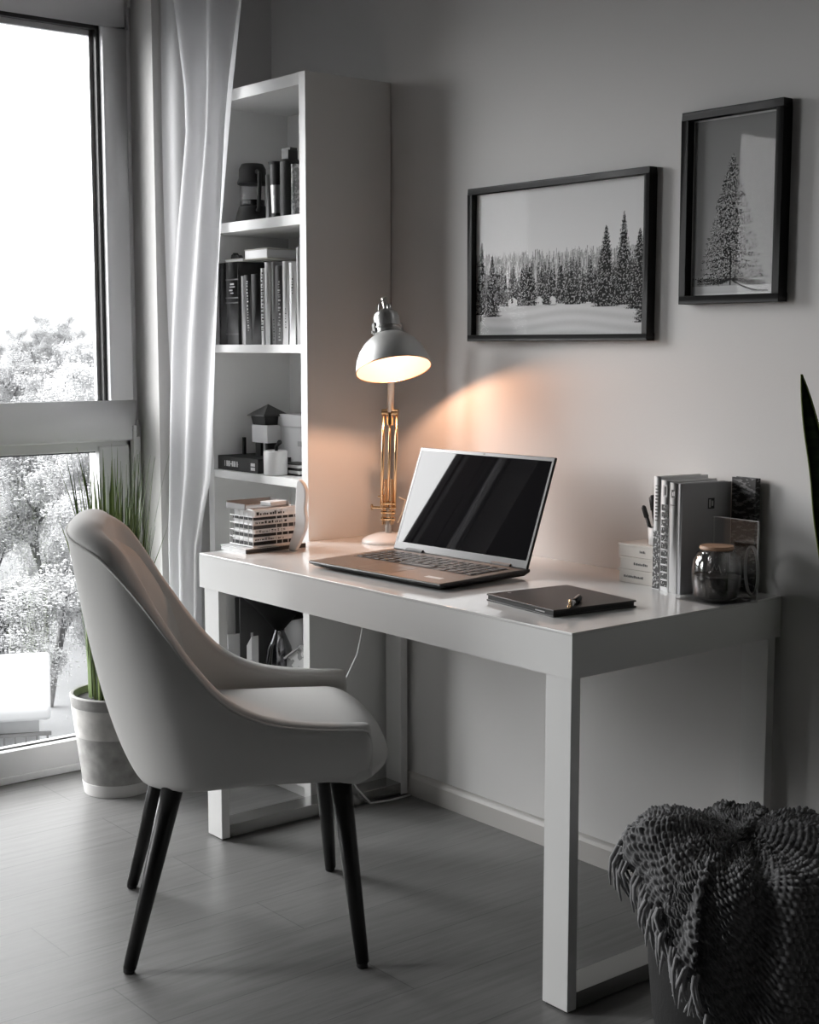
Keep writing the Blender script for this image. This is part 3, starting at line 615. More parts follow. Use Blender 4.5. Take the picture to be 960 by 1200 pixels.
# upright books: spines face the window, covers face the room's right side
BA = radians(-9)
def ubook(off, w, h, d, cover, label, back=0, cat='magazine', tilt=0, lean=0):
    """off: distance from the left corner along the row; local x runs across the spines"""
    ax = Vector((cos(BA), sin(BA), 0)); ay = Vector((-sin(BA), cos(BA), 0)); p = Vector((-2.052, 2.352, DT)) + ax*(off+w/2) + ay*(back)
    root = empty('magazine' if cat == 'magazine' else 'book', p, BA+tilt, label=label, cat=cat); root.rotation_euler = (0, lean, BA+tilt)
    tt_ = .0012
    MB().box(-w/2, w/2, 0, tt_, 0, h).box(-w/2, -w/2+tt_, 0, d, 0, h).box(w/2-tt_, w/2, 0, d, 0, h).build('cover', cover, root, .0005)
    box('pages', -w/2+tt_, w/2-tt_, tt_, d-.003, .002, h-.002, PAPER, root, 0)
    return root
PH1 = marks_mat('photo_spine', .62, .04, 130, .5, stretch=(1, 1, .55)); PH2 = marks_mat('photo_spine_dark', .05, .5, 160, .56)
W1 = mat('white_cover', .70, .45); 
t = ubook(0, .024, .246, .132, W1, 'white magazine with a photo strip on its spine, left end of the upright row')
MB().box(-.011, .011, -.0006, 0, .002, .128).build('photo_strip', PH2, t)
mk = MB(); rr = random.Random(21); zq = .150
while zq < .232: mk.box(-.006, .003, -.0006, 0, zq, zq+rr.uniform(.002, .005)); zq += .0075
mk.build('spine_print', LAB, t)
t = ubook(.0245, .028, .240, .132, W1, 'white magazine with black picture tiles down its spine, second in the upright row')
mk = MB(); rr = random.Random(4)
for k in range(11):
    zq = .010 + k*.0165
    mk.box(-.011, .010, -.0006, 0, zq, zq+.013)
mk.build('picture_tiles', marks_mat('tile_ink', .02, .55, 210, .60), t)
MB().box(-.007, .006, -.0006, 0, .205, .230).build('logo_patch', GREYP, t); MB().box(-.003, .003, -.001, -.0006, .208, .227).build('logo_mark', INK, t)
t = ubook(.053, .026, .237, .132, mat('light_grey_cover', .46, .5), 'pale grey magazine with a small black logo, third in the upright row')
MB().box(-.008, .006, -.0006, 0, .205, .222).build('logo_patch', INK, t); MB().box(-.004, -.002, -.001, 0, .209, .217).box(0, .002, -.001, 0, .209, .219).build('logo_mark', PAPER, t)
MB().box(-.01, .006, -.0006, 0, .188, .190).build('spine_rule', INK, t)
t = ubook(.080, .012, .236, .138, mat('satin_grey_cover', (.36, .36, .37), .42), 'grey satin book with a small black emblem on its cover, behind the jar', cat='book', lean=.0)
MB().box(.006, .0066, .072, .090, .180, .203).build('emblem', INK, t); MB().box(.0066, .007, .0745, .0795, .183, .200).box(.0066, .007, .082, .0865, .186, .197).build('emblem_mark', GREYP, t)
t = empty('magazine', (-1.918, 2.483, DT), radians(-2), label='dark patterned magazine standing against the wall behind the upright row', cat='magazine')
MB().box(-.022, .042, -.008, -.006, 0, .246).box(-.022, .042, .006, .008, 0, .246).box(.040, .042, -.006, .006, 0, .246).build('cover', marks_mat('patterned_dark', .02, .16, 70, .55, stretch=(1, 1, 3)), t)
box('pages', -.022, .040, -.006, .006, .001, .244, PAPER, t, 0)
# acrylic holder and the glass jar
ACR = glass_mat('acrylic', .96, .07)
t = empty('acrylic_holder', (-1.868, 2.362, DT), radians(-4), label='clear acrylic stand holding the glass jar at the right desk end', cat='holder')
MB().box(-.062, .062, .034, .037, 0, .168).box(-.062, .062, -.074, .037, 0, .003).build('acrylic_body', ACR, t)
for q in ((-.062, -.0605, .0335, .0375, 0, .168), (.0605, .062, .0335, .0375, 0, .168), (-.062, .062, .0335, .0375, .1665, .168)): MB().box(*q).build('bright_edge', mat('acrylic_edge', .45, .3), t)
t = tag(MB().lathe([(.0495, -.003), (.053, -.003), (.053, .003), (.0495, .003)], 48, Matrix.Translation((-1.838, 2.418, DT+.0585)) @ Matrix.Rotation(radians(-38), 4, 'Z') @ Matrix.Rotation(pi/2, 4, 'X'), closed=True).build('plastic_ring', mat('milky_plastic', (.32, .32, .32), .35), smooth=False), 'pale milky ring standing on edge behind the glass jar', 'ring')
t = empty('glass_jar', (-1.872, 2.345, DT+.0032), label='round clear glass jar with a tan wooden lid, near the right desk end', cat='jar')
MB().lathe([(0, .001), (.042, .001), (.047, .006), (.050, .030), (.052, .060), (.049, .082), (.040, .098), (.031, .104), (.029, .104), (.038, .096), (.047, .080), (.050, .060), (.048, .030), (.045, .008), (0, .004)], 48).build('glass_body', SMOKE, t, smooth=True)
MB().lathe([(0, .104), (.034, .104), (.036, .107), (.034, .112), (0, .112)], 40).build('lid', mat('tan_wood', (.42, .26, .17), .5, noise=(20, .15, 4, (1, 8, 1))), t)
MB().lathe([(0, .006), (.043, .006), (.045, .030), (.046, .050), (0, .050)], 36).build('contents', mat('dark_tea', (.025, .022, .02), .7, noise=(150, .7, 3, (1, 1, 1))), t)
MB().lathe([(.020, .05), (.022, .065), (.021, .085), (.014, .098), (.0125, .098), (.0195, .085), (.0205, .065), (.0185, .05)], 30, closed=True).build('inner_tube', CLEAR, t, smooth=True)
bl = MB().tube([(-.012, 0, .055), (-.006, 0, .072), (0, 0, .060), (.006, 0, .072), (.012, 0, .055)], .0012, 6); bl.build('filament_wire', STEEL, t)

# ------------------------------------------------------------------ pictures on the wall
def img_mesh(name, arr, w, h, loc, parent, m):
    ny, nx = arr.shape; vs = [(w*(i/(nx-1)-.5), 0, h*(j/(ny-1)-.5)) for j in range(ny) for i in range(nx)]
    fs = [(j*nx+i, j*nx+i+1, (j+1)*nx+i+1, (j+1)*nx+i) for j in range(ny-1) for i in range(nx-1)]
    me = bpy.data.meshes.new(name); me.from_pydata(vs, [], fs)
    ca = me.color_attributes.new('print', 'FLOAT_COLOR', 'POINT'); a = np.ones((ny*nx, 4), np.float32); a[:, :3] = arr.reshape(-1, 1); ca.data.foreach_set('color', a.ravel())
    me.materials.append(m); o = bpy.data.objects.new(name, me); COL.objects.link(o); o.parent = parent; o.location = loc
    return o
def print_mat():
    m = bpy.data.materials.new('photo_print'); m.use_nodes = True; nt = m.node_tree; b = nt.nodes['Principled BSDF']
    a = nt.nodes.new('ShaderNodeAttribute'); a.attribute_name = 'print'; nt.links.new(a.outputs['Color'], b.inputs['Base Color']); b.inputs['Roughness'].default_value = .7; b.inputs['Specular IOR Level'].default_value = .1
    return m
PRM = print_mat()
def spruce(a, cx, base, h, w, dark, snow, rng, dens=.8):
    ny, nx = a.shape
    ph = rng.uniform(0, 6); tiers = max(5, h/7)
    for k in range(int(h)):
        s = 1-k/h                                        # 1 at the base .. 0 at the top
        saw = .62+.38*(1-((s*tiers+ph) % 1)); hw = w/2*(s**.8)*saw + .6
        y = int(base+k)
        if not 0 <= y < ny: continue
        for x in range(int(cx-hw-1), int(cx+hw+2)):
            if 0 <= x < nx:
                e = abs(x-cx)/max(hw, .5)
                if e < 1+rng.uniform(-.35, .25) and rng.random() < dens:
                    sn = ((int(x)//2*73856093 ^ int(y)//2*19349663 ^ int(ph*1e4)) % 97)/97 < .30*(.25+((s*tiers+ph+e*.5) % 1))
                    a[y, x] = snow*rng.uniform(.75, 1) if sn else dark*rng.uniform(.6, 1.5)
def forest():
    nx, ny = 400, 250; rng = np.random.default_rng(3)
    a = np.zeros((ny, nx)); yy = np.linspace(0, 1, ny)[:, None]
    a[:] = .74 + .06*(1-yy)*np.ones((1, nx)); hor = ny*.575; field = int(ny*.21)
    n1 = np.sin(np.arange(field)[:, None]*.35 + np.sin(np.arange(nx)[None]*.02)*2)
    a[:field] = .60 + .05*n1 + .04*rng.random((field, nx))
    for k in range(1500):                                # far hillside, frosted and pale, thin trunks
        x = rng.uniform(0, nx); u = rng.random(); b = field+20+(hor-field-32)*(1-u); h = rng.uniform(14, 30)*(.6+.5*u); g = .36-.20*u
        x0 = int(x); top = int(min(b+h, hor+3+4*(x/nx)+rng.uniform(-3, 3)))
        if rng.random() < .55:
            w_ = rng.integers(1, 3); a[int(b):top, x0:x0+w_] = rng.uniform(.18, .40) if rng.random() < .5 else rng.uniform(.55, .72)
        else: spruce(a, x, b, max(6, top-b), rng.uniform(3, 6), g, .62, rng, .8)
    for k in range(150):
        x = rng.uniform(0, nx); h = rng.uniform(34, 62)*(1+.35*(x/nx)); spruce(a, x, field+rng.uniform(0, 10), h, h*.24, .07, .50, rng, .9)
    for k in range(40):
        x = rng.uniform(nx*.12, nx); h = rng.uniform(40, 66); spruce(a, x, field+rng.uniform(-2, 3), h, h*.42, .025, .46, rng, .95)
    for x0, x1 in ((84, 106), (150, 170), (182, 200)):
        for x in range(x0, x1): a[field-1:field+int(14-5*abs(x-(x0+x1)/2)/11), x] = .66
    a[field+3:field+11, 91:96] = .05
    for x, b, h, w in ((136, field-1, 66, 50), (178, field-1, 44, 26), (236, field-2, 62, 34), (312, field-7, 132, 62), (350, field-5, 150, 54), (384, field-12, 128, 62), (396, field-34, 140, 48), (14, field-16, 128, 42), (42, field-20, 108, 48)):
        spruce(a, x, b, h, w, .016, .40, rng, .97)
    a[field-28:field-14, 12:15] = .05
    return np.clip(a, 0, 1)
def lone_tree():
    nx, ny = 230, 380; rng = np.random.default_rng(9); a = np.zeros((ny, nx))
    yy = np.linspace(0, 1, ny)[:, None]; a[:] = .33 - .05*yy; a += .012*rng.random((ny, nx))
    g = int(ny*.045); a[:g] = .62; a[g:int(ny*.11)] = .36+.04*rng.random((int(ny*.11)-g, nx))
    cx = nx*.47; base = int(ny*.085); H = int(ny*.70)
    for k in range(900):                                 # low snowy shrubs around the foot
        x = rng.normal(nx*.55, nx*.24); y = base + abs(rng.normal(0, ny*.03))*max(.1, 1-abs(x-nx*.5)/(nx*.5))
        if 2 <= int(x) < nx-3: a[int(y):int(y)+3, int(x):int(x)+3] = rng.choice([.02, .05, .45])
    tier = 0; k = 0
    while k < H:
        s = 1-k/H; hw = nx*.41*(s**.85)+2; droop = .15+.35*s
        for side in (-1, 1):
            for rep in range(7):
                L = hw*rng.uniform(.25, 1.06); kk = base+k+rng.integers(-2, 4); dr = droop*rng.uniform(.6, 1.3)
                for i in range(int(L)):
                    u = i/max(L, 1); x = int(cx+side*i); y = int(kk + 4 - dr*i*(1-.55*u) + rng.uniform(-1, 1)); th = int(2+3.5*(1-u)*s)
                    if not (0 <= x < nx): continue
                    for q in range(th):
                        if 0 <= y-q < ny: a[y-q, x] = .018*rng.uniform(.6, 2.2)
                    if rng.random() < .50 and y+1 < ny: a[y+1, x] = .50*rng.uniform(.6, 1.1)
                    if rng.random() < .12 and 0 <= y-th-2: a[y-th-2:y-th, x] = .03
        k += int(3+5*s)
    yi, xi = np.mgrid[0:ny, 0:nx]; cell = rng.random((ny//2+2, nx//2+2)); cc = cell[yi//2, xi//2]
    big = rng.random((ny//9+2, nx//9+2))[yi//9, xi//9]
    a[(a < .12) & (cc < .22+.25*big) & (yi > base)] = .46
    a[base-14:base+60, int(cx)-2:int(cx)+2] = .02
    a[base-10:base+16, int(cx)+12:int(cx)+14] = .05
    return np.clip(a, 0, 1)
def picture(cx, cz, w, h, border, depth, arr, label, margin, gl):
    root = empty('picture_frame', (cx, 2.5, cz), label=label, cat='picture')
    f = MB(); y0, y1 = -depth, -.0006
    f.box(-w/2, w/2, y0, y1, -h/2, -h/2+border); f.box(-w/2, w/2, y0, y1, h/2-border, h/2); f.box(-w/2, -w/2+border, y0, y1, -h/2+border, h/2-border); f.box(w/2-border, w/2, y0, y1, -h/2+border, h/2-border)
    f.build('frame', BLACKF, root, .001)
    iw, ih = w-2*border, h-2*border
    box('backing', -iw/2, iw/2, -.010, -.004, -ih/2, ih/2, PAPER, root, 0)
    img_mesh('print', arr, iw-2*margin, ih-2*margin, (0, -.0108, 0), root, PRM)
    MB().box(-iw/2, iw/2, -.015, -.013, -ih/2, ih/2).build('glass', glass_mat('picture_glass', .985, gl, edge=.25), root)
picture(-2.496, 1.472, .614, .388, .016, .027, forest(), 'wide black framed photo of a snowy forest edge, above the laptop', .001, -.029)
picture(-1.963, 1.563, .266, .412, .018, .030, lone_tree(), 'upright black framed photo of a single snowy fir, to the right of the forest photo', .004, -.0255)

# ------------------------------------------------------------------ chair
def chair():
    root = empty('dining_chair', (-2.5965, 1.6255, 0), radians(59.24), label='pale velvet shell chair on four black wooden legs, pulled up to the desk', cat='chair')
    rim = [(-.346, 0, .888), (-.341, -.11, .888), (-.322, -.175, .876), (-.262, -.224, .842), (-.198, -.246, .772), (-.145, -.256, .700), (-.088, -.262, .620), (-.022, -.266, .550), (.06, -.268, .512), (.16, -.268, .497), (.247, -.265, .493)]
    mid = [(-.262, 0, .47), (-.252, -.11, .47), (-.225, -.178, .468), (-.185, -.225, .465), (-.13, -.255, .46), (-.075, -.266, .455), (-.02, -.271, .45), (.035, -.274, .447), (.10, -.276, .443), (.17, -.276, .438), (.250, -.272, .435)]
    bot = [(-.205, 0, .352), (-.20, -.09, .352), (-.18, -.15, .354), (-.145, -.195, .358), (-.105, -.225, .364), (-.06, -.240, .370), (-.01, -.247, .376), (.045, -.25, .382), (.11, -.251, .385), (.175, -.25, .387), (.245, -.246, .388)]
    thk = [.080, .080, .076, .068, .056, .048, .044, .042, .040, .040, .040]
    def cr(P, t):                                       # Catmull-Rom
        n = len(P)-1; i = min(int(t*n), n-1); u = t*n-i
        p = [np.array(P[max(0, min(n, i+k))], float) if not (i+k < 0) else np.array(P[-(i+k)], float)*np.array([1, -1, 1]) for k in (-1, 0, 1, 2)]
        return .5*((2*p[1]) + (-p[0]+p[2])*u + (2*p[0]-5*p[1]+4*p[2]-p[3])*u*u + (-p[0]+3*p[1]-3*p[2]+p[3])*u**3)
    half = []
    NH = 34
    for k in range(NH+1):
        t = k/NH; T, Mi, B = cr(rim, t), cr(mid, t), cr(bot, t)
        n = len(thk)-1; th = interp([i/n for i in range(n+1)], thk, t)
        half.append((T, Mi, B, th))
    # tangent of the plan curve gives the inward direction
    cols = []
    for k, (T, Mi, B, th) in enumerate(half):
        a = half[max(k-1, 0)][1]; b = half[min(k+1, NH)][1]; d = (b-a)[:2]
        if k == 0: d = np.array([0, -1.])
        d /= np.linalg.norm(d); inn = np.array([-d[1], d[0], 0]) 
        if inn @ np.array([.05-Mi[0], -Mi[1], 0]) < 0: inn = -inn
        cols.append((T, Mi, B, th, inn))
    def ring(T, Mi, B, th, inn):
        out = []
        ts = np.linspace(0, 1, 12)
        for t in ts:                                     # quadratic through B, Mi(at .36), T
            tm = .36; l0 = (t-tm)*(t-1)/((0-tm)*(0-1)); l1 = t*(t-1)/(tm*(tm-1)); l2 = t*(t-tm)/(1*(1-tm))
            out.append(l0*B + l1*Mi + l2*T)
        up = np.array([0, 0, 1.])
        c = T + inn*th/2; arc = [c - inn*(th/2)*cos(q) + up*(th*.32)*sin(q) for q in np.linspace(0, pi, 9)[1:-1]]
        inner = []
        for t in ts[::-1]:
            tm = .36; l0 = (t-tm)*(t-1)/((0-tm)*(0-1)); l1 = t*(t-1)/(tm*(tm-1)); l2 = t*(t-tm)/(1*(1-tm))
            q = l0*B + l1*Mi + l2*T; inner.append(q + inn*th)
        return out + arc + inner
    full = [(T*np.array([1, -1, 1]), Mi*np.array([1, -1, 1]), B*np.array([1, -1, 1]), th, inn*np.array([1, -1, 1])) for (T, Mi, B, th, inn) in cols[:0:-1]] + cols
    rings = [ring(*c) for c in full]
    # rounded ends of the arms
    def shrink(r, f, dx):
        r = np.array(r); c = r.mean(0); q = c + (r-c)*np.array([1, f, 1-(1-f)*.10]); q[:, 0] = r[:, 0]+dx; return [v for v in q]
    r0, r1 = rings[0], rings[-1]
    rings = [shrink(r0, .35, .020), shrink(r0, .75, .014), shrink(r0, .95, .006)] + rings + [shrink(r1, .95, .006), shrink(r1, .75, .014), shrink(r1, .35, .020)]
    m = len(rings[0]); mb = MB(); vs = [tuple(v) for r in rings for v in r]; fs = []
    for i in range(len(rings)-1):
        for j in range(m): fs.append((i*m+j, i*m+(j+1) % m, (i+1)*m+(j+1) % m, (i+1)*m+j))
    fs += [tuple(range(m)), tuple(range((len(rings)-1)*m+m-1, (len(rings)-1)*m-1, -1))]
    sh = mb.add(vs, fs).build('shell', CHAIRF, root, smooth=True, sub=1)
    # piping along the outer edge of the rim
    pp = [tuple(np.array(c[0]) - c[4]*.0005 + np.array([0, 0, .001])) for c in full]
    pp = [(pp[0][0]+.012, pp[0][1], pp[0][2]-.004)] + pp + [(pp[-1][0]+.012, pp[-1][1], pp[-1][2]-.004), (pp[-1][0]+.018, pp[-1][1]+.002, pp[-1][2]-.03), (pp[-1][0]+.018, pp[-1][1]+.008, pp[-1][2]-.098)]
    MB().tube(pp, .0032, 8).build('piping', CHAIRF, sh, smooth=True)
    # inner back cushion
    bk = []
    ks = [k for k in range(len(full)) if abs(k-NH) <= 17]
    for k in ks:
        T, Mi, B, th, inn = full[k]; e = abs(k-NH)/17; r = []
        for t in np.linspace(.30, .965, 12):
            tm = .36; l0 = (t-tm)*(t-1)/((0-tm)*(0-1)); l1 = t*(t-1)/(tm*(tm-1)); l2 = t*(t-tm)/(1*(1-tm))
            q = l0*B + l1*Mi + l2*T; v = (t-.30)/.665; bul = .030*(1-e**4)*(max(0, 1-(2*v-1)**6))**.5
            r.append(q + inn*(th-.006+bul))
        for t in np.linspace(.965, .30, 4):
            tm = .36; l0 = (t-tm)*(t-1)/((0-tm)*(0-1)); l1 = t*(t-1)/(tm*(tm-1)); l2 = t*(t-tm)/(1*(1-tm))
            q = l0*B + l1*Mi + l2*T; r.append(q + inn*(th-.012))
        bk.append(r)
    m = 16; mb = MB(); mb.add([tuple(v) for r in bk for v in r], [(i*m+j, i*m+(j+1) % m, (i+1)*m+(j+1) % m, (i+1)*m+j) for i in range(len(bk)-1) for j in range(m)] + [tuple(range(m)), tuple(range((len(bk)-1)*m+m-1, (len(bk)-1)*m-1, -1))])
    mb.build('back_cushion', CHAIRF, root, smooth=True)
    # seat cushion: domed, waterfall front
    nx, ny = 44, 36; top = []; btm = []
    for i in range(nx+1):
        u = i/nx; x = -.185 + .492*u
        for j in range(ny+1):
            v = 2*j/ny-1
            wd = .226 if x < .20 else .226+.020*min(1, (x-.20)/.06)
            # round the front corners and the back
            ex = max(0, (abs(v)-.0)); xx = x
            fr = max(0, (u-.72)/.28)
            xx = x - .050*(abs(v)**4)*fr - 0
            if u < .3: xx = x + (.3-u)*.30*abs(v)**3
            z = .468 + .022*(1-v**4)*(1-(2*u-1)**4)
            z -= .034*(max(0, (u-.80)/.20)**2.4)
            z -= .012*max(0, (abs(v)-.9)/.1)**2
            top.append((xx, wd*v, z)); 
            zb = .374 + .004*(max(0, (u-.88)/.12)**2) 
            btm.append((xx - (.012 if u > .97 else 0), wd*v*.985, zb))
    n1 = len(top); st = ny+1; fs = []
    for i in range(nx):
        for j in range(ny): fs.append((i*st+j, (i+1)*st+j, (i+1)*st+j+1, i*st+j+1)); fs.append((n1+i*st+j, n1+i*st+j+1, n1+(i+1)*st+j+1, n1+(i+1)*st+j))
    # bulging side wall
    per = [(i, 0) for i in range(nx)] + [(nx, j) for j in range(ny)] + [(i, ny) for i in range(nx, 0, -1)] + [(0, j) for j in range(ny, 0, -1)]
    vs = top+btm; rows = []
    for f_ in (.25, .5, .75):
        row = []
        for (i, j) in per:
            a = np.array(top[i*st+j]); b = np.array(btm[i*st+j]); p = a+(b-a)*f_; c = np.array([.03, 0, p[2]]); d = p-c; d /= np.linalg.norm(d)+1e-9
            bulge = (.022 if p[0] > .2 else .0)*sin(pi*f_)
            p = p + d*bulge; row.append(len(vs)); vs.append(tuple(p))
        rows.append(row)
    tr = [i*st+j for i, j in per]; br = [n1+i*st+j for i, j in per]; seq = [tr]+rows+[br]
    for a, b in zip(seq[:-1], seq[1:]):
        for k in range(len(per)): fs.append((a[k], a[(k+1) % len(per)], b[(k+1) % len(per)], b[k]))
    MB().add(vs, fs).build('seat_cushion', CHAIRF, root, smooth=True, sub=1)
    MB().prism([(-.17, -.12), (-.10, -.20), (.235, -.222), (.235, .222), (-.10, .20), (-.17, .12)], .376, .388).build('seat_base', BLACKM, root, .006)
    legs = [((-.228, -.234), (-.135, -.188)), ((.244, -.276), (.208, -.205)), ((.228, .276), (.200, .205)), ((-.243, .234), (-.150, .188))]
    for (fx, fy), (tx, ty) in legs:
        o = MB().tube([(fx, fy, .010), (fx+(tx-fx)*.5, fy+(ty-fy)*.5, .19), (tx, ty, .372)], [.0135, .018, .0225], 24).build('leg', BLACKWOOD, root, smooth=False)
        for p in o.data.polygons: p.use_smooth = len(p.vertices) == 4
        MB().lathe([(0, 0), (.010, 0), (.012, .003), (.012, .012), (0, .012)], 20, Matrix.Translation((fx-.001, fy, 0))).build('foot_glide', mat('black_plastic', .02, .4), o)
chair()

# ------------------------------------------------------------------ potted grass by the window
def pot_grass():
    t = empty('planter', (-3.628, 1.868, 0), label='round concrete planter with tall green grass, by the window behind the chair', cat='planter')
    C1 = mat('concrete_light', (.50, .49, .47), .85, noise=(18, .22, 6, (1, 1, 1)), bump=(60, .5)); C2 = mat('concrete_dark', (.33, .325, .315), .85, noise=(22, .3, 6, (1, 1, 1)), bump=(60, .5)); C3 = mat('concrete_white', (.66, .65, .64), .7)
    r = lambda z: .094 + .036*z/.30
    MB().lathe([(0, 0), (r(0), 0), (r(.035)+.001, .036), (0, .036)], 56).build('plinth_ring', C3, t, smooth=False, bevel=.001)
    MB().lathe([(.0, .036), (r(.036), .036), (r(.17), .17), (0, .17)], 56).build('lower_body', C2, t, bevel=.0005)
    MB().lathe([(.0, .17), (r(.17)+.0004, .17), (r(.255)+.0004, .255), (0, .255)], 56).build('middle_band', C1, t, bevel=.0005)
    MB().lathe([(r(.255)-.014, .24), (r(.255), .255), (r(.29), .286), (r(.29)-.004, .290), (r(.29)-.011, .288), (r(.255)-.012, .262)], 56, closed=True).build('rim_band', C2, t, bevel=.0005)
    MB().lathe([(0, .272), (.112, .270), (.112, .262), (0, .262)], 40).build('soil', mat('soil', .05, .95, noise=(60, .5, 5, (1, 1, 1))), t)
    G = []
    for k, c in enumerate(((.11, .165, .040), (.20, .26, .080), (.04, .07, .02))): G.append(mat('grass_green_%s' % ('deep', 'fresh', 'dark')[k], c, .5, noise=(6, .35, 3, (1, 1, 1))))
    rr = random.Random(12); mbs = [MB(), MB(), MB()]
    for k in range(330):
        a = rr.uniform(0, 2*pi); q = rr.random()**.6*.075; L = rr.uniform(.38, .72) if rr.random() < .75 else rr.uniform(.3, .5)
        lean = abs(rr.gauss(.05, .05)) + (.10 if rr.random() < .08 else 0); az = a+rr.gauss(0, .6); w = rr.uniform(.0038, .0078)
        d = Vector((cos(az), sin(az), 0)); s = Vector((-sin(az), cos(az), 0)); tw = rr.uniform(-.8, .8); s = (s*cos(tw) + d*sin(tw)).normalized()
        base = Vector((q*cos(a), q*sin(a), .275)); vs = []; n = 7
        for i in range(n+1):
            u = i/n; p = base + Vector((0, 0, L*u*(1-.12*lean*u))) + d*(L*lean*(.35*u+.65*u*u)); ww = w*(1-u**2.2)*(.6+.8*u if u < .4 else .92) + .0002
            vs += [p-s*ww, p+d.cross(s)*0 + Vector((0, 0, 0)) + (d*.0007), p+s*ww]
        # the pane lies close behind the pot: blades bend along it
        vs = [Vector((max(v.x, -.19), min(v.y, .165), v.z)) for v in vs]
        fs = []
        for i in range(n):
            o = i*3; fs += [(o, o+1, o+4, o+3), (o+1, o+2, o+5, o+4)]
        mbs[rr.choice([0, 0, 1, 2])].add(vs, fs)
    allm = MB(); 
    o = None; me_v = []; me_f = []; mi = []
    for k, mb in enumerate(mbs): allm.add(mb.v, mb.f); mi += [k]*len(mb.f)
    me = bpy.data.meshes.new('grass'); me.from_pydata(allm.v, [], allm.f)
    for g in G: me.materials.append(g)
    me.polygons.foreach_set('material_index', mi); o = bpy.data.objects.new('grass_blades', me); COL.objects.link(o); o.parent = t; o['kind'] = 'stuff'
pot_grass()

# ------------------------------------------------------------------ snake plant at the right edge
def snake_plant():
    t = empty('snake_plant', (-1.405, 2.365, 0), label='tall dark green snake plant standing against the wall at the right edge', cat='plant')
    MB().lathe([(0, 0), (.085, 0), (.09, .01), (.112, .21), (.108, .215), (.100, .21), (.09, .18), (0, .18)], 44).build('pot', mat('dark_pot', .04, .5), t)
    LG = bpy.data.materials.new('snake_leaf'); LG.use_nodes = True; nt = LG.node_tree; b = nt.nodes['Principled BSDF']; b.inputs['Roughness'].default_value = .4
    tc = nt.nodes.new('ShaderNodeTexCoord'); mp = nt.nodes.new('ShaderNodeMapping'); mp.inputs['Scale'].default_value = (1, 1, 6); w = nt.nodes.new('ShaderNodeTexNoise'); w.inputs['Scale'].default_value = 12; r = nt.nodes.new('ShaderNodeValToRGB')
    r.color_ramp.elements[0].position = .42; r.color_ramp.elements[0].color = (.010, .028, .008, 1); r.color_ramp.elements[1].position = .6; r.color_ramp.elements[1].color = (.03, .06, .018, 1)
    nt.links.new(tc.outputs['Object'], mp.inputs[0]); nt.links.new(mp.outputs[0], w.inputs['Vector']); nt.links.new(w.outputs['Fac'], r.inputs[0]); nt.links.new(r.outputs[0], b.inputs['Base Color'])
    ED = mat('leaf_edge', (.12, .16, .03), .45)
    #      base offset, tip offset, height, half width, facing
    leaves = [((-.055, -.01), (-.247, -.055), 1.212, .033, .65), ((.0, -.02), (-.10, -.05), 1.02, .032, .2), ((.03, .01), (.04, -.02), 1.15, .034, .5), ((.04, .04), (.12, -.03), .95, .03, .9), ((-.02, .03), (-.12, .03), .86, .03, -.2), ((.02, -.04), (.08, -.12), .80, .03, .1)]
    rr = random.Random(3)
    for (bx_, by_), (tx, ty), h, hw, ang in leaves:
        n = 40; vs = []; ph = rr.uniform(0, 6)
        s = Vector((cos(ang), sin(ang), 0)); nrm = Vector((-sin(ang), cos(ang), 0))
        eL, eR = [], []
        for i in range(n+1):
            u = i/n; z = .18+(h-.18)*u; c = Vector((bx_+(tx-bx_)*(.75*u+.25*u*u), by_+(ty-by_)*u, z))
            w_ = hw*(.55+.45*sin(pi*min(1, u*1.25)*.9))*(1-u**7)**.8 + .0006; w_ *= 1+.05*sin(u*34+ph)
            tw = .5*(u-.5); s2 = s*cos(tw)+nrm*sin(tw); n2 = Vector((-s2.y, s2.x, 0))
            vs += [c-s2*w_, c+n2*.006, c+s2*w_, c+n2*.009-s2*0]
            eL.append(c-s2*w_); eR.append(c+s2*w_)
        fs = []
        for i in range(n):
            o = i*4; fs += [(o, o+1, o+5, o+4), (o+1, o+2, o+6, o+5), (o+2, o+3, o+7, o+6), (o+3, o, o+4, o+7)]
        lf = MB().add(vs, fs).build('leaf', LG, t, smooth=True)
        MB().tube(eL, .0016, 5).tube(eR, .0016, 5).build('leaf_margin', ED, lf, smooth=True)
snake_plant()

# ------------------------------------------------------------------ basket with the knitted blanket
BC = (-1.505, 1.985)
t = empty('floor_basket', (*BC, 0), label='round dark floor basket under the knitted blanket, beside the desk', cat='basket')
t.scale = (.93, .93, 1)
MB().lathe([(0, 0), (.135, 0), (.150, .006), (.168, .08), (.178, .18), (.182, .30), (.182, .345), (.178, .35), (.172, .345), (.168, .2), (.15, .06), (.13, .02), (0, .02)], 56).build('basket_body', mat('dark_felt', .012, .8, bump=(120, .5)), t, smooth=True)
MB().lathe([(.178, .338), (.185, .343), (.185, .352), (.178, .357), (.171, .352), (.171, .343)], 56, closed=True).build('rim_roll', mat('dark_felt_rim', .015, .8), t, smooth=True)
MB().lathe([(0, .02), (.14, .02), (.165, .2), (.165, .33), (.10, .37), (0, .38)], 40).build('inner_cushion', mat('dark_filling', .02, .9), t, smooth=True)
def hsh(i, j):
    return (math.sin(i*12.9898+j*78.233)*43758.5453) % 1
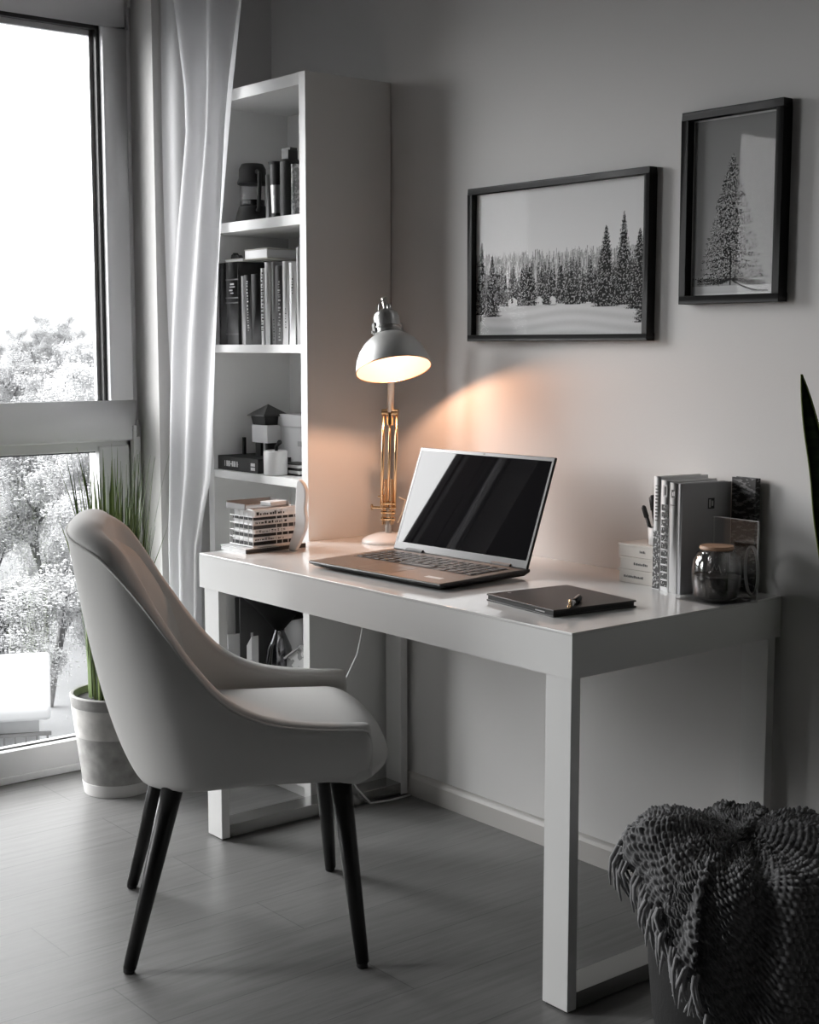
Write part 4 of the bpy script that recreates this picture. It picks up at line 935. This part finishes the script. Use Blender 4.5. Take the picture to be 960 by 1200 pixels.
def blanket():
    root = empty('knitted_blanket', (*BC, 0), label='chunky dark grey knitted blanket with fringe, heaped over the floor basket', cat='blanket')
    WOOL = mat('grey_wool', (.16, .16, .163), .95, sheen=.3, noise=(90, .45, 4, (1, 1, 1)))
    WOOLF = mat('grey_wool_fringe', (.24, .24, .245), .95, sheen=.3)
    RT = Vector((.631, .776, 0)); BK = Vector((-.776, .631, 0))        # picture-right and away-from-lens directions on the floor
    ml, mr, vl = -RT*.115, RT*.085, -RT*.025+BK*.02
    def crown(x, y):
        p = Vector((x, y, 0)); g = lambda c, s: math.exp(-((p-c).length/s)**2)
        return .398 + .042*g(ml, .085) + .040*g(mr+BK*.02, .10) - .020*g(vl, .05)
    def flap(name, phi0, phi1, lens, off, knit, seed, rows_, cols_, twist, rb=.140, diag=0):
        vs = []; edge = []; k = 5; NR, NC = rows_*k, cols_*k
        for j in range(NR+1):
            v = j/NR
            for i in range(NC+1):
                u = i/NC; ph = phi0+(phi1-phi0)*u + twist*v
                L = interp([q/(len(lens)-1) for q in range(len(lens))], lens, u); s = v*L
                q = .052*pi/2
                if s < rb: r, drop, nz, nr = s, 0, .97, .2
                elif s < rb+q: a = (s-rb)/.052; r, drop, nz, nr = rb+.052*sin(a), .052*(1-cos(a)), cos(a), sin(a)
                else: d = s-rb-q; r, drop, nz, nr = rb+.052+.10*d, .052+d*.985, .06, 1
                z = crown(min(r, rb)*cos(ph), min(r, rb)*sin(ph)) - drop + off*nz
                r += off*nr
                fold = (.010*sin(7*ph+seed+3*v) + .006*sin(15*ph+seed*3+5*v))*min(1, s/.15); r += fold*nr; z += fold*.6*nz
                si, sj = u*cols_+.35*sin(23*v+seed), v*rows_+.4*sin(19*u+seed); o_ = .5*(int(sj) % 2)
                hb = (abs(sin(pi*((si+o_) % 1)))**.6)*(abs(sin(pi*(sj % 1)))**.6)
                bump = knit*(hb-.5) + knit*.9*(hsh(int(si+o_), int(sj))-.5)*hb
                r += bump*nr; z = max(z+bump*nz, .008+.004*hb)
                vs.append((r*cos(ph), r*sin(ph), z))
                if j == NR: edge.append((Vector((r*cos(ph), r*sin(ph), z)), ph))
        W_ = NC+1
        o = MB().add(vs, [(j*W_+i, j*W_+i+1, (j+1)*W_+i+1, (j+1)*W_+i) for j in range(NR) for i in range(NC)]).build(name, WOOL, root, smooth=True)
        so = o.modifiers.new('thick', 'SOLIDIFY'); so.thickness = .008; so.offset = -1
        return edge
    R_ = radians
    e2 = flap('lower_layer', R_(238), R_(465), [.20, .27, .42, .57, .60, .58, .50, .42, .32], .0, .0085, 2.6, 50, 66, 0)
    e1 = flap('upper_layer', R_(112), R_(285), [.22, .20, .195, .20, .215, .27, .34], .014, .0085, 1.3, 30, 48, .05)
    rr = random.Random(8)
    def fringe(edge, a, b, L, every):
        for p, ph in edge[int(len(edge)*a):int(len(edge)*b):every]:
            d = Vector((cos(ph), sin(ph), 0)); m = MB()
            for q in range(4):
                l = L*rr.uniform(.7, 1.15)
                a_ = p + Vector((rr.uniform(-.006, .006), rr.uniform(-.006, .006), .012)); sw = Vector((rr.gauss(0, .006), rr.gauss(0, .006), 0))
                pp = [a_, a_+d*.010+Vector((0, 0, -l*.3))+sw*.3, a_+d*.008+Vector((0, 0, -l*.7))+sw, a_+d*.002+Vector((0, 0, -l))+sw*1.6]
                m.tube([Vector((x.x, x.y, max(x.z, .005))) for x in pp], [.0036, .0036, .003, .0012], 6)
            m.build('tassel', WOOLF, root, smooth=True)
    fringe(e1, .25, 1, .07, 5); fringe(e2, .05, .30, .05, 8)
blanket()

# ------------------------------------------------------------------ outside: snow, frosted trees, a snow-covered roof
SNOW = mat('snow', (.30, .305, .31), .9, noise=(.6, .06, 5, (1, 1, 1)))
FROST = mat('frosted_twigs', (.56, .565, .57), .9); TWIG = mat('frosted_twig_bark', (.50, .50, .505), .9); BARK = mat('frosted_bark', (.15, .15, .152), .9, noise=(8, .3, 3, (1, 1, 1))); NEEDLE = mat('frosted_needles', (.36, .37, .375), .9)
def terrain(x, y):
    d = -x; z = -6.2 + max(0, d-28)*.085 + max(0, d-70)*.06
    return z + .25*sin(x*.21+1)*cos(y*.17)
gx = np.concatenate([np.linspace(-4.3, -40, 40), np.linspace(-42, -160, 40)]); gy = np.linspace(-70, 120, 90)
gm = MB(); gm.add([(x, y, terrain(x, y)) for x in gx for y in gy], [(i*90+j, i*90+j+1, (i+1)*90+j+1, (i+1)*90+j) for i in range(79) for j in range(89)])
struct(gm.build('ground', SNOW, smooth=True))
TREES = []
def make_tree(kind, seed, H):
    rr = random.Random(seed); t = empty('snowy_tree')
    tr = MB(); tw = MB(); fr = MB(); r0 = .016*H
    def clump(p, s, n):
        for _ in range(n):
            q = p + Vector((rr.gauss(0, s), rr.gauss(0, s), rr.gauss(0, s*.8)))
            if rr.random() < .30:
                tw.blob(q, rr.uniform(.006, .016), rr.uniform(.006, .016), rr.uniform(.04, .12))
            else:
                a = rr.uniform(.012, .036); fr.blob(q, a*rr.uniform(.8, 2.4), a*rr.uniform(.8, 2.4), a*rr.uniform(.5, 1))
    def limb(p, d, L, r, lev):
        pts = [p]; n = 5
        for i in range(n):
            d = (d + Vector((rr.gauss(0, .16), rr.gauss(0, .16), rr.gauss(.03, .10)))).normalized(); pts.append(pts[-1]+d*L/n)
        (tr if lev < 2 else tw).tube(pts, [r*(1-.62*i/n) for i in range(n+1)], 6 if lev < 2 else 4, cap=False)
        if lev >= 1:
            for i in range(1, n+1): clump(pts[i], L*.12+.09, 22 if lev == 1 else 17)
        if lev < 3:
            nb = {0: 15, 1: 7, 2: 3}[lev]
            for k in range(nb):
                f = rr.uniform(.22 if lev == 0 else .15, 1); i = min(int(f*n), n-1); q = pts[i].lerp(pts[i+1], f*n-i)
                az = rr.uniform(0, 2*pi); el = rr.uniform(.1, .9) if lev == 0 else rr.uniform(-.3, .9)
                nd = (Vector((cos(az)*cos(el), sin(az)*cos(el), sin(el)))*.9 + d*.5).normalized()
                limb(q, nd, L*rr.uniform(.32, .5)*(1.15-f*.4), r*.45, lev+1)
    if kind == 'round': limb(Vector((0, 0, -.3)), Vector((0, 0, 1)), H*.85, r0, 0)
    else:
        for k in range(5): limb(Vector((rr.gauss(0, .2), rr.gauss(0, .2), -.2)), Vector((rr.gauss(0, .4), rr.gauss(0, .4), 1)).normalized(), H*.7, r0*.5, 0 if k < 2 else 1)
    tr.build('trunk', BARK, t, smooth=True); o = tw.build('twigs', TWIG, t); f = fr.build('snow_cover', FROST, t); o['kind'] = 'stuff'; f['kind'] = 'stuff'
    return t
protos = [make_tree('round', 11, 8), make_tree('round', 23, 7), make_tree('bush', 31, 5.2), make_tree('round', 47, 9)]
used = [False]*4
def put(k, x, y, s, rz, label):
    src = protos[k]
    if not used[k]: r = src; used[k] = True
    else:
        r = src.copy(); COL.objects.link(r)
        for ch in [c for c in bpy.data.objects if c.parent is src]:
            c = ch.copy(); COL.objects.link(c); c.parent = r
    r.location = (x, y, terrain(x, y)); r.rotation_euler = (0, 0, rz); r.scale = (s, s, s)
    tag(r, label, 'tree', 'snow covered trees outside the window')
spots = []
rr = random.Random(77)
for row, (d, n_, kk, s) in enumerate([(13.0, 3, (2, 0), .66), (19.5, 4, (1, 0, 2), .74), (26, 7, (0, 1, 2), .74), (35, 8, (1, 0, 2), .78), (47, 10, (3, 0, 1), .72), (62, 12, (3, 1), .60)]):
    for q in range(n_):
        f = (.33 if row > 1 else .47) + (.27 if row > 1 else .16)*(q+.5)/n_ + rr.uniform(-.01, .01)
        dd = d*rr.uniform(.92, 1.1)
        if math.hypot(dd-20.7, dd*f-7.75) < 4.2: continue
        spots.append((kk[q % len(kk)], -dd, dd*f, s*rr.uniform(.85, 1.15), rr.uniform(0, 6), row))
names = ['near', 'second row', 'third row', 'middle distance', 'far', 'farthest']
for k, x, y, s, rz, row in spots:
    put(k, x, y, s, rz, 'snow covered leafless tree outside the window, in the %s' % {0: 'nearest row below', 1: 'second row behind the nearest', 2: 'third row', 3: 'middle distance', 4: 'far wood', 5: 'farthest wood at the skyline'}[row])
t = empty('shed', (-20.7, 7.75, terrain(-20.7, 7.75)), radians(-25), label='low grey shed with a thick snow covered roof, below the window', cat='shed')
hb = 6.2-3.93-(6.2+terrain(-20.7, 7.75))
box('walls', -1.3, 1.3, -1.45, 1.45, 0, hb, mat('shed_grey', (.34, .345, .35), .9), t, 0)
MB().prism([(-1.6, hb), (1.6, hb), (0, hb+.12)], -1.5, 1.5, Matrix.Rotation(pi/2, 4, 'X')).build('roof', mat('shed_roof', .3, .8), t)
MB().prism([(-1.85, hb-.02), (-1.82, hb+.16), (-1.5, hb+.26), (0, hb+.36), (1.5, hb+.26), (1.82, hb+.16), (1.85, hb-.02), (0, hb+.13)], -1.62, 1.62, Matrix.Rotation(pi/2, 4, 'X')).build('roof_snow', mat('roof_snow', (.34, .345, .35), .9), t, .06)
fz = MB()
for k in range(22): fz.box(1.38, 1.42, -1.6+k*.15, -1.57+k*.15, hb-.75, hb-.32); 
fz.box(1.37, 1.43, -1.62, 1.62, hb-.34, hb-.29); fz.box(1.37, 1.43, -1.62, 1.62, hb-.78, hb-.72); fz.box(1.3, 1.37, -1.3, 1.3, hb-.12, hb-.03); fz.build('railing', mat('dark_rail', .12, .6), t)

# ------------------------------------------------------------------ daylight: overcast sky, brighter overhead than at the horizon
w = bpy.data.worlds.new('overcast'); S.world = w; w.use_nodes = True; nt = w.node_tree; nt.nodes.clear()
out = nt.nodes.new('ShaderNodeOutputWorld'); bg = nt.nodes.new('ShaderNodeBackground'); tc = nt.nodes.new('ShaderNodeTexCoord'); sp = nt.nodes.new('ShaderNodeSeparateXYZ')
# overcast base that brightens towards the zenith, plus the broad glow of the sun behind the clouds
def vm(op, *v):
    n = nt.nodes.new('ShaderNodeMath'); n.operation = op
    for i, q in enumerate(v):
        if isinstance(q, (int, float)): n.inputs[i].default_value = q
        else: nt.links.new(q, n.inputs[i])
    return n.outputs[0]
SUNV = Vector((-.76, -.48, .34)).normalized()
dt = nt.nodes.new('ShaderNodeVectorMath'); dt.operation = 'DOT_PRODUCT'; dt.inputs[1].default_value = SUNV
nt.links.new(tc.outputs['Generated'], dt.inputs[0]); nt.links.new(tc.outputs['Generated'], sp.inputs[0])
SKY_BASE, SKY_ZEN, SKY_GLOW = 1.9, 1.2, 22.0
lobe = vm('MULTIPLY', vm('POWER', vm('MAXIMUM', dt.outputs['Value'], 0.0), 5.0), SKY_GLOW)
sky = vm('ADD', vm('ADD', vm('MULTIPLY', vm('MAXIMUM', sp.outputs['Z'], 0.0), SKY_ZEN), SKY_BASE), lobe)
bg.inputs[0].default_value = (.99, .995, 1, 1)
nt.links.new(sky, bg.inputs[1]); nt.links.new(bg.outputs[0], out.inputs[0])
for a, b in WINS:                                        # portals: guide the sky's light through the real windows, emit nothing themselves
    li = bpy.data.lights.new('window_portal', 'AREA'); li.shape = 'RECTANGLE'; li.size = WT; li.size_y = b-a; li.cycles.is_portal = True
    lo = bpy.data.objects.new('window_portal', li); COL.objects.link(lo); lo.location = (-3.95, (a+b)/2, WT/2); lo.rotation_euler = (0, -pi/2, 0)

S.view_settings.view_transform = 'Standard'; S.view_settings.look = 'None'; S.view_settings.gamma = 1; S.view_settings.use_curve_mapping = False
S.view_settings.exposure = 0.26
S.cycles.caustics_reflective = False
S.cycles.use_denoising = True
S.cycles.max_bounces = 10; S.cycles.diffuse_bounces = 6; S.cycles.glossy_bounces = 6; S.cycles.transparent_max_bounces = 24
S.cycles.sample_clamp_indirect = 6
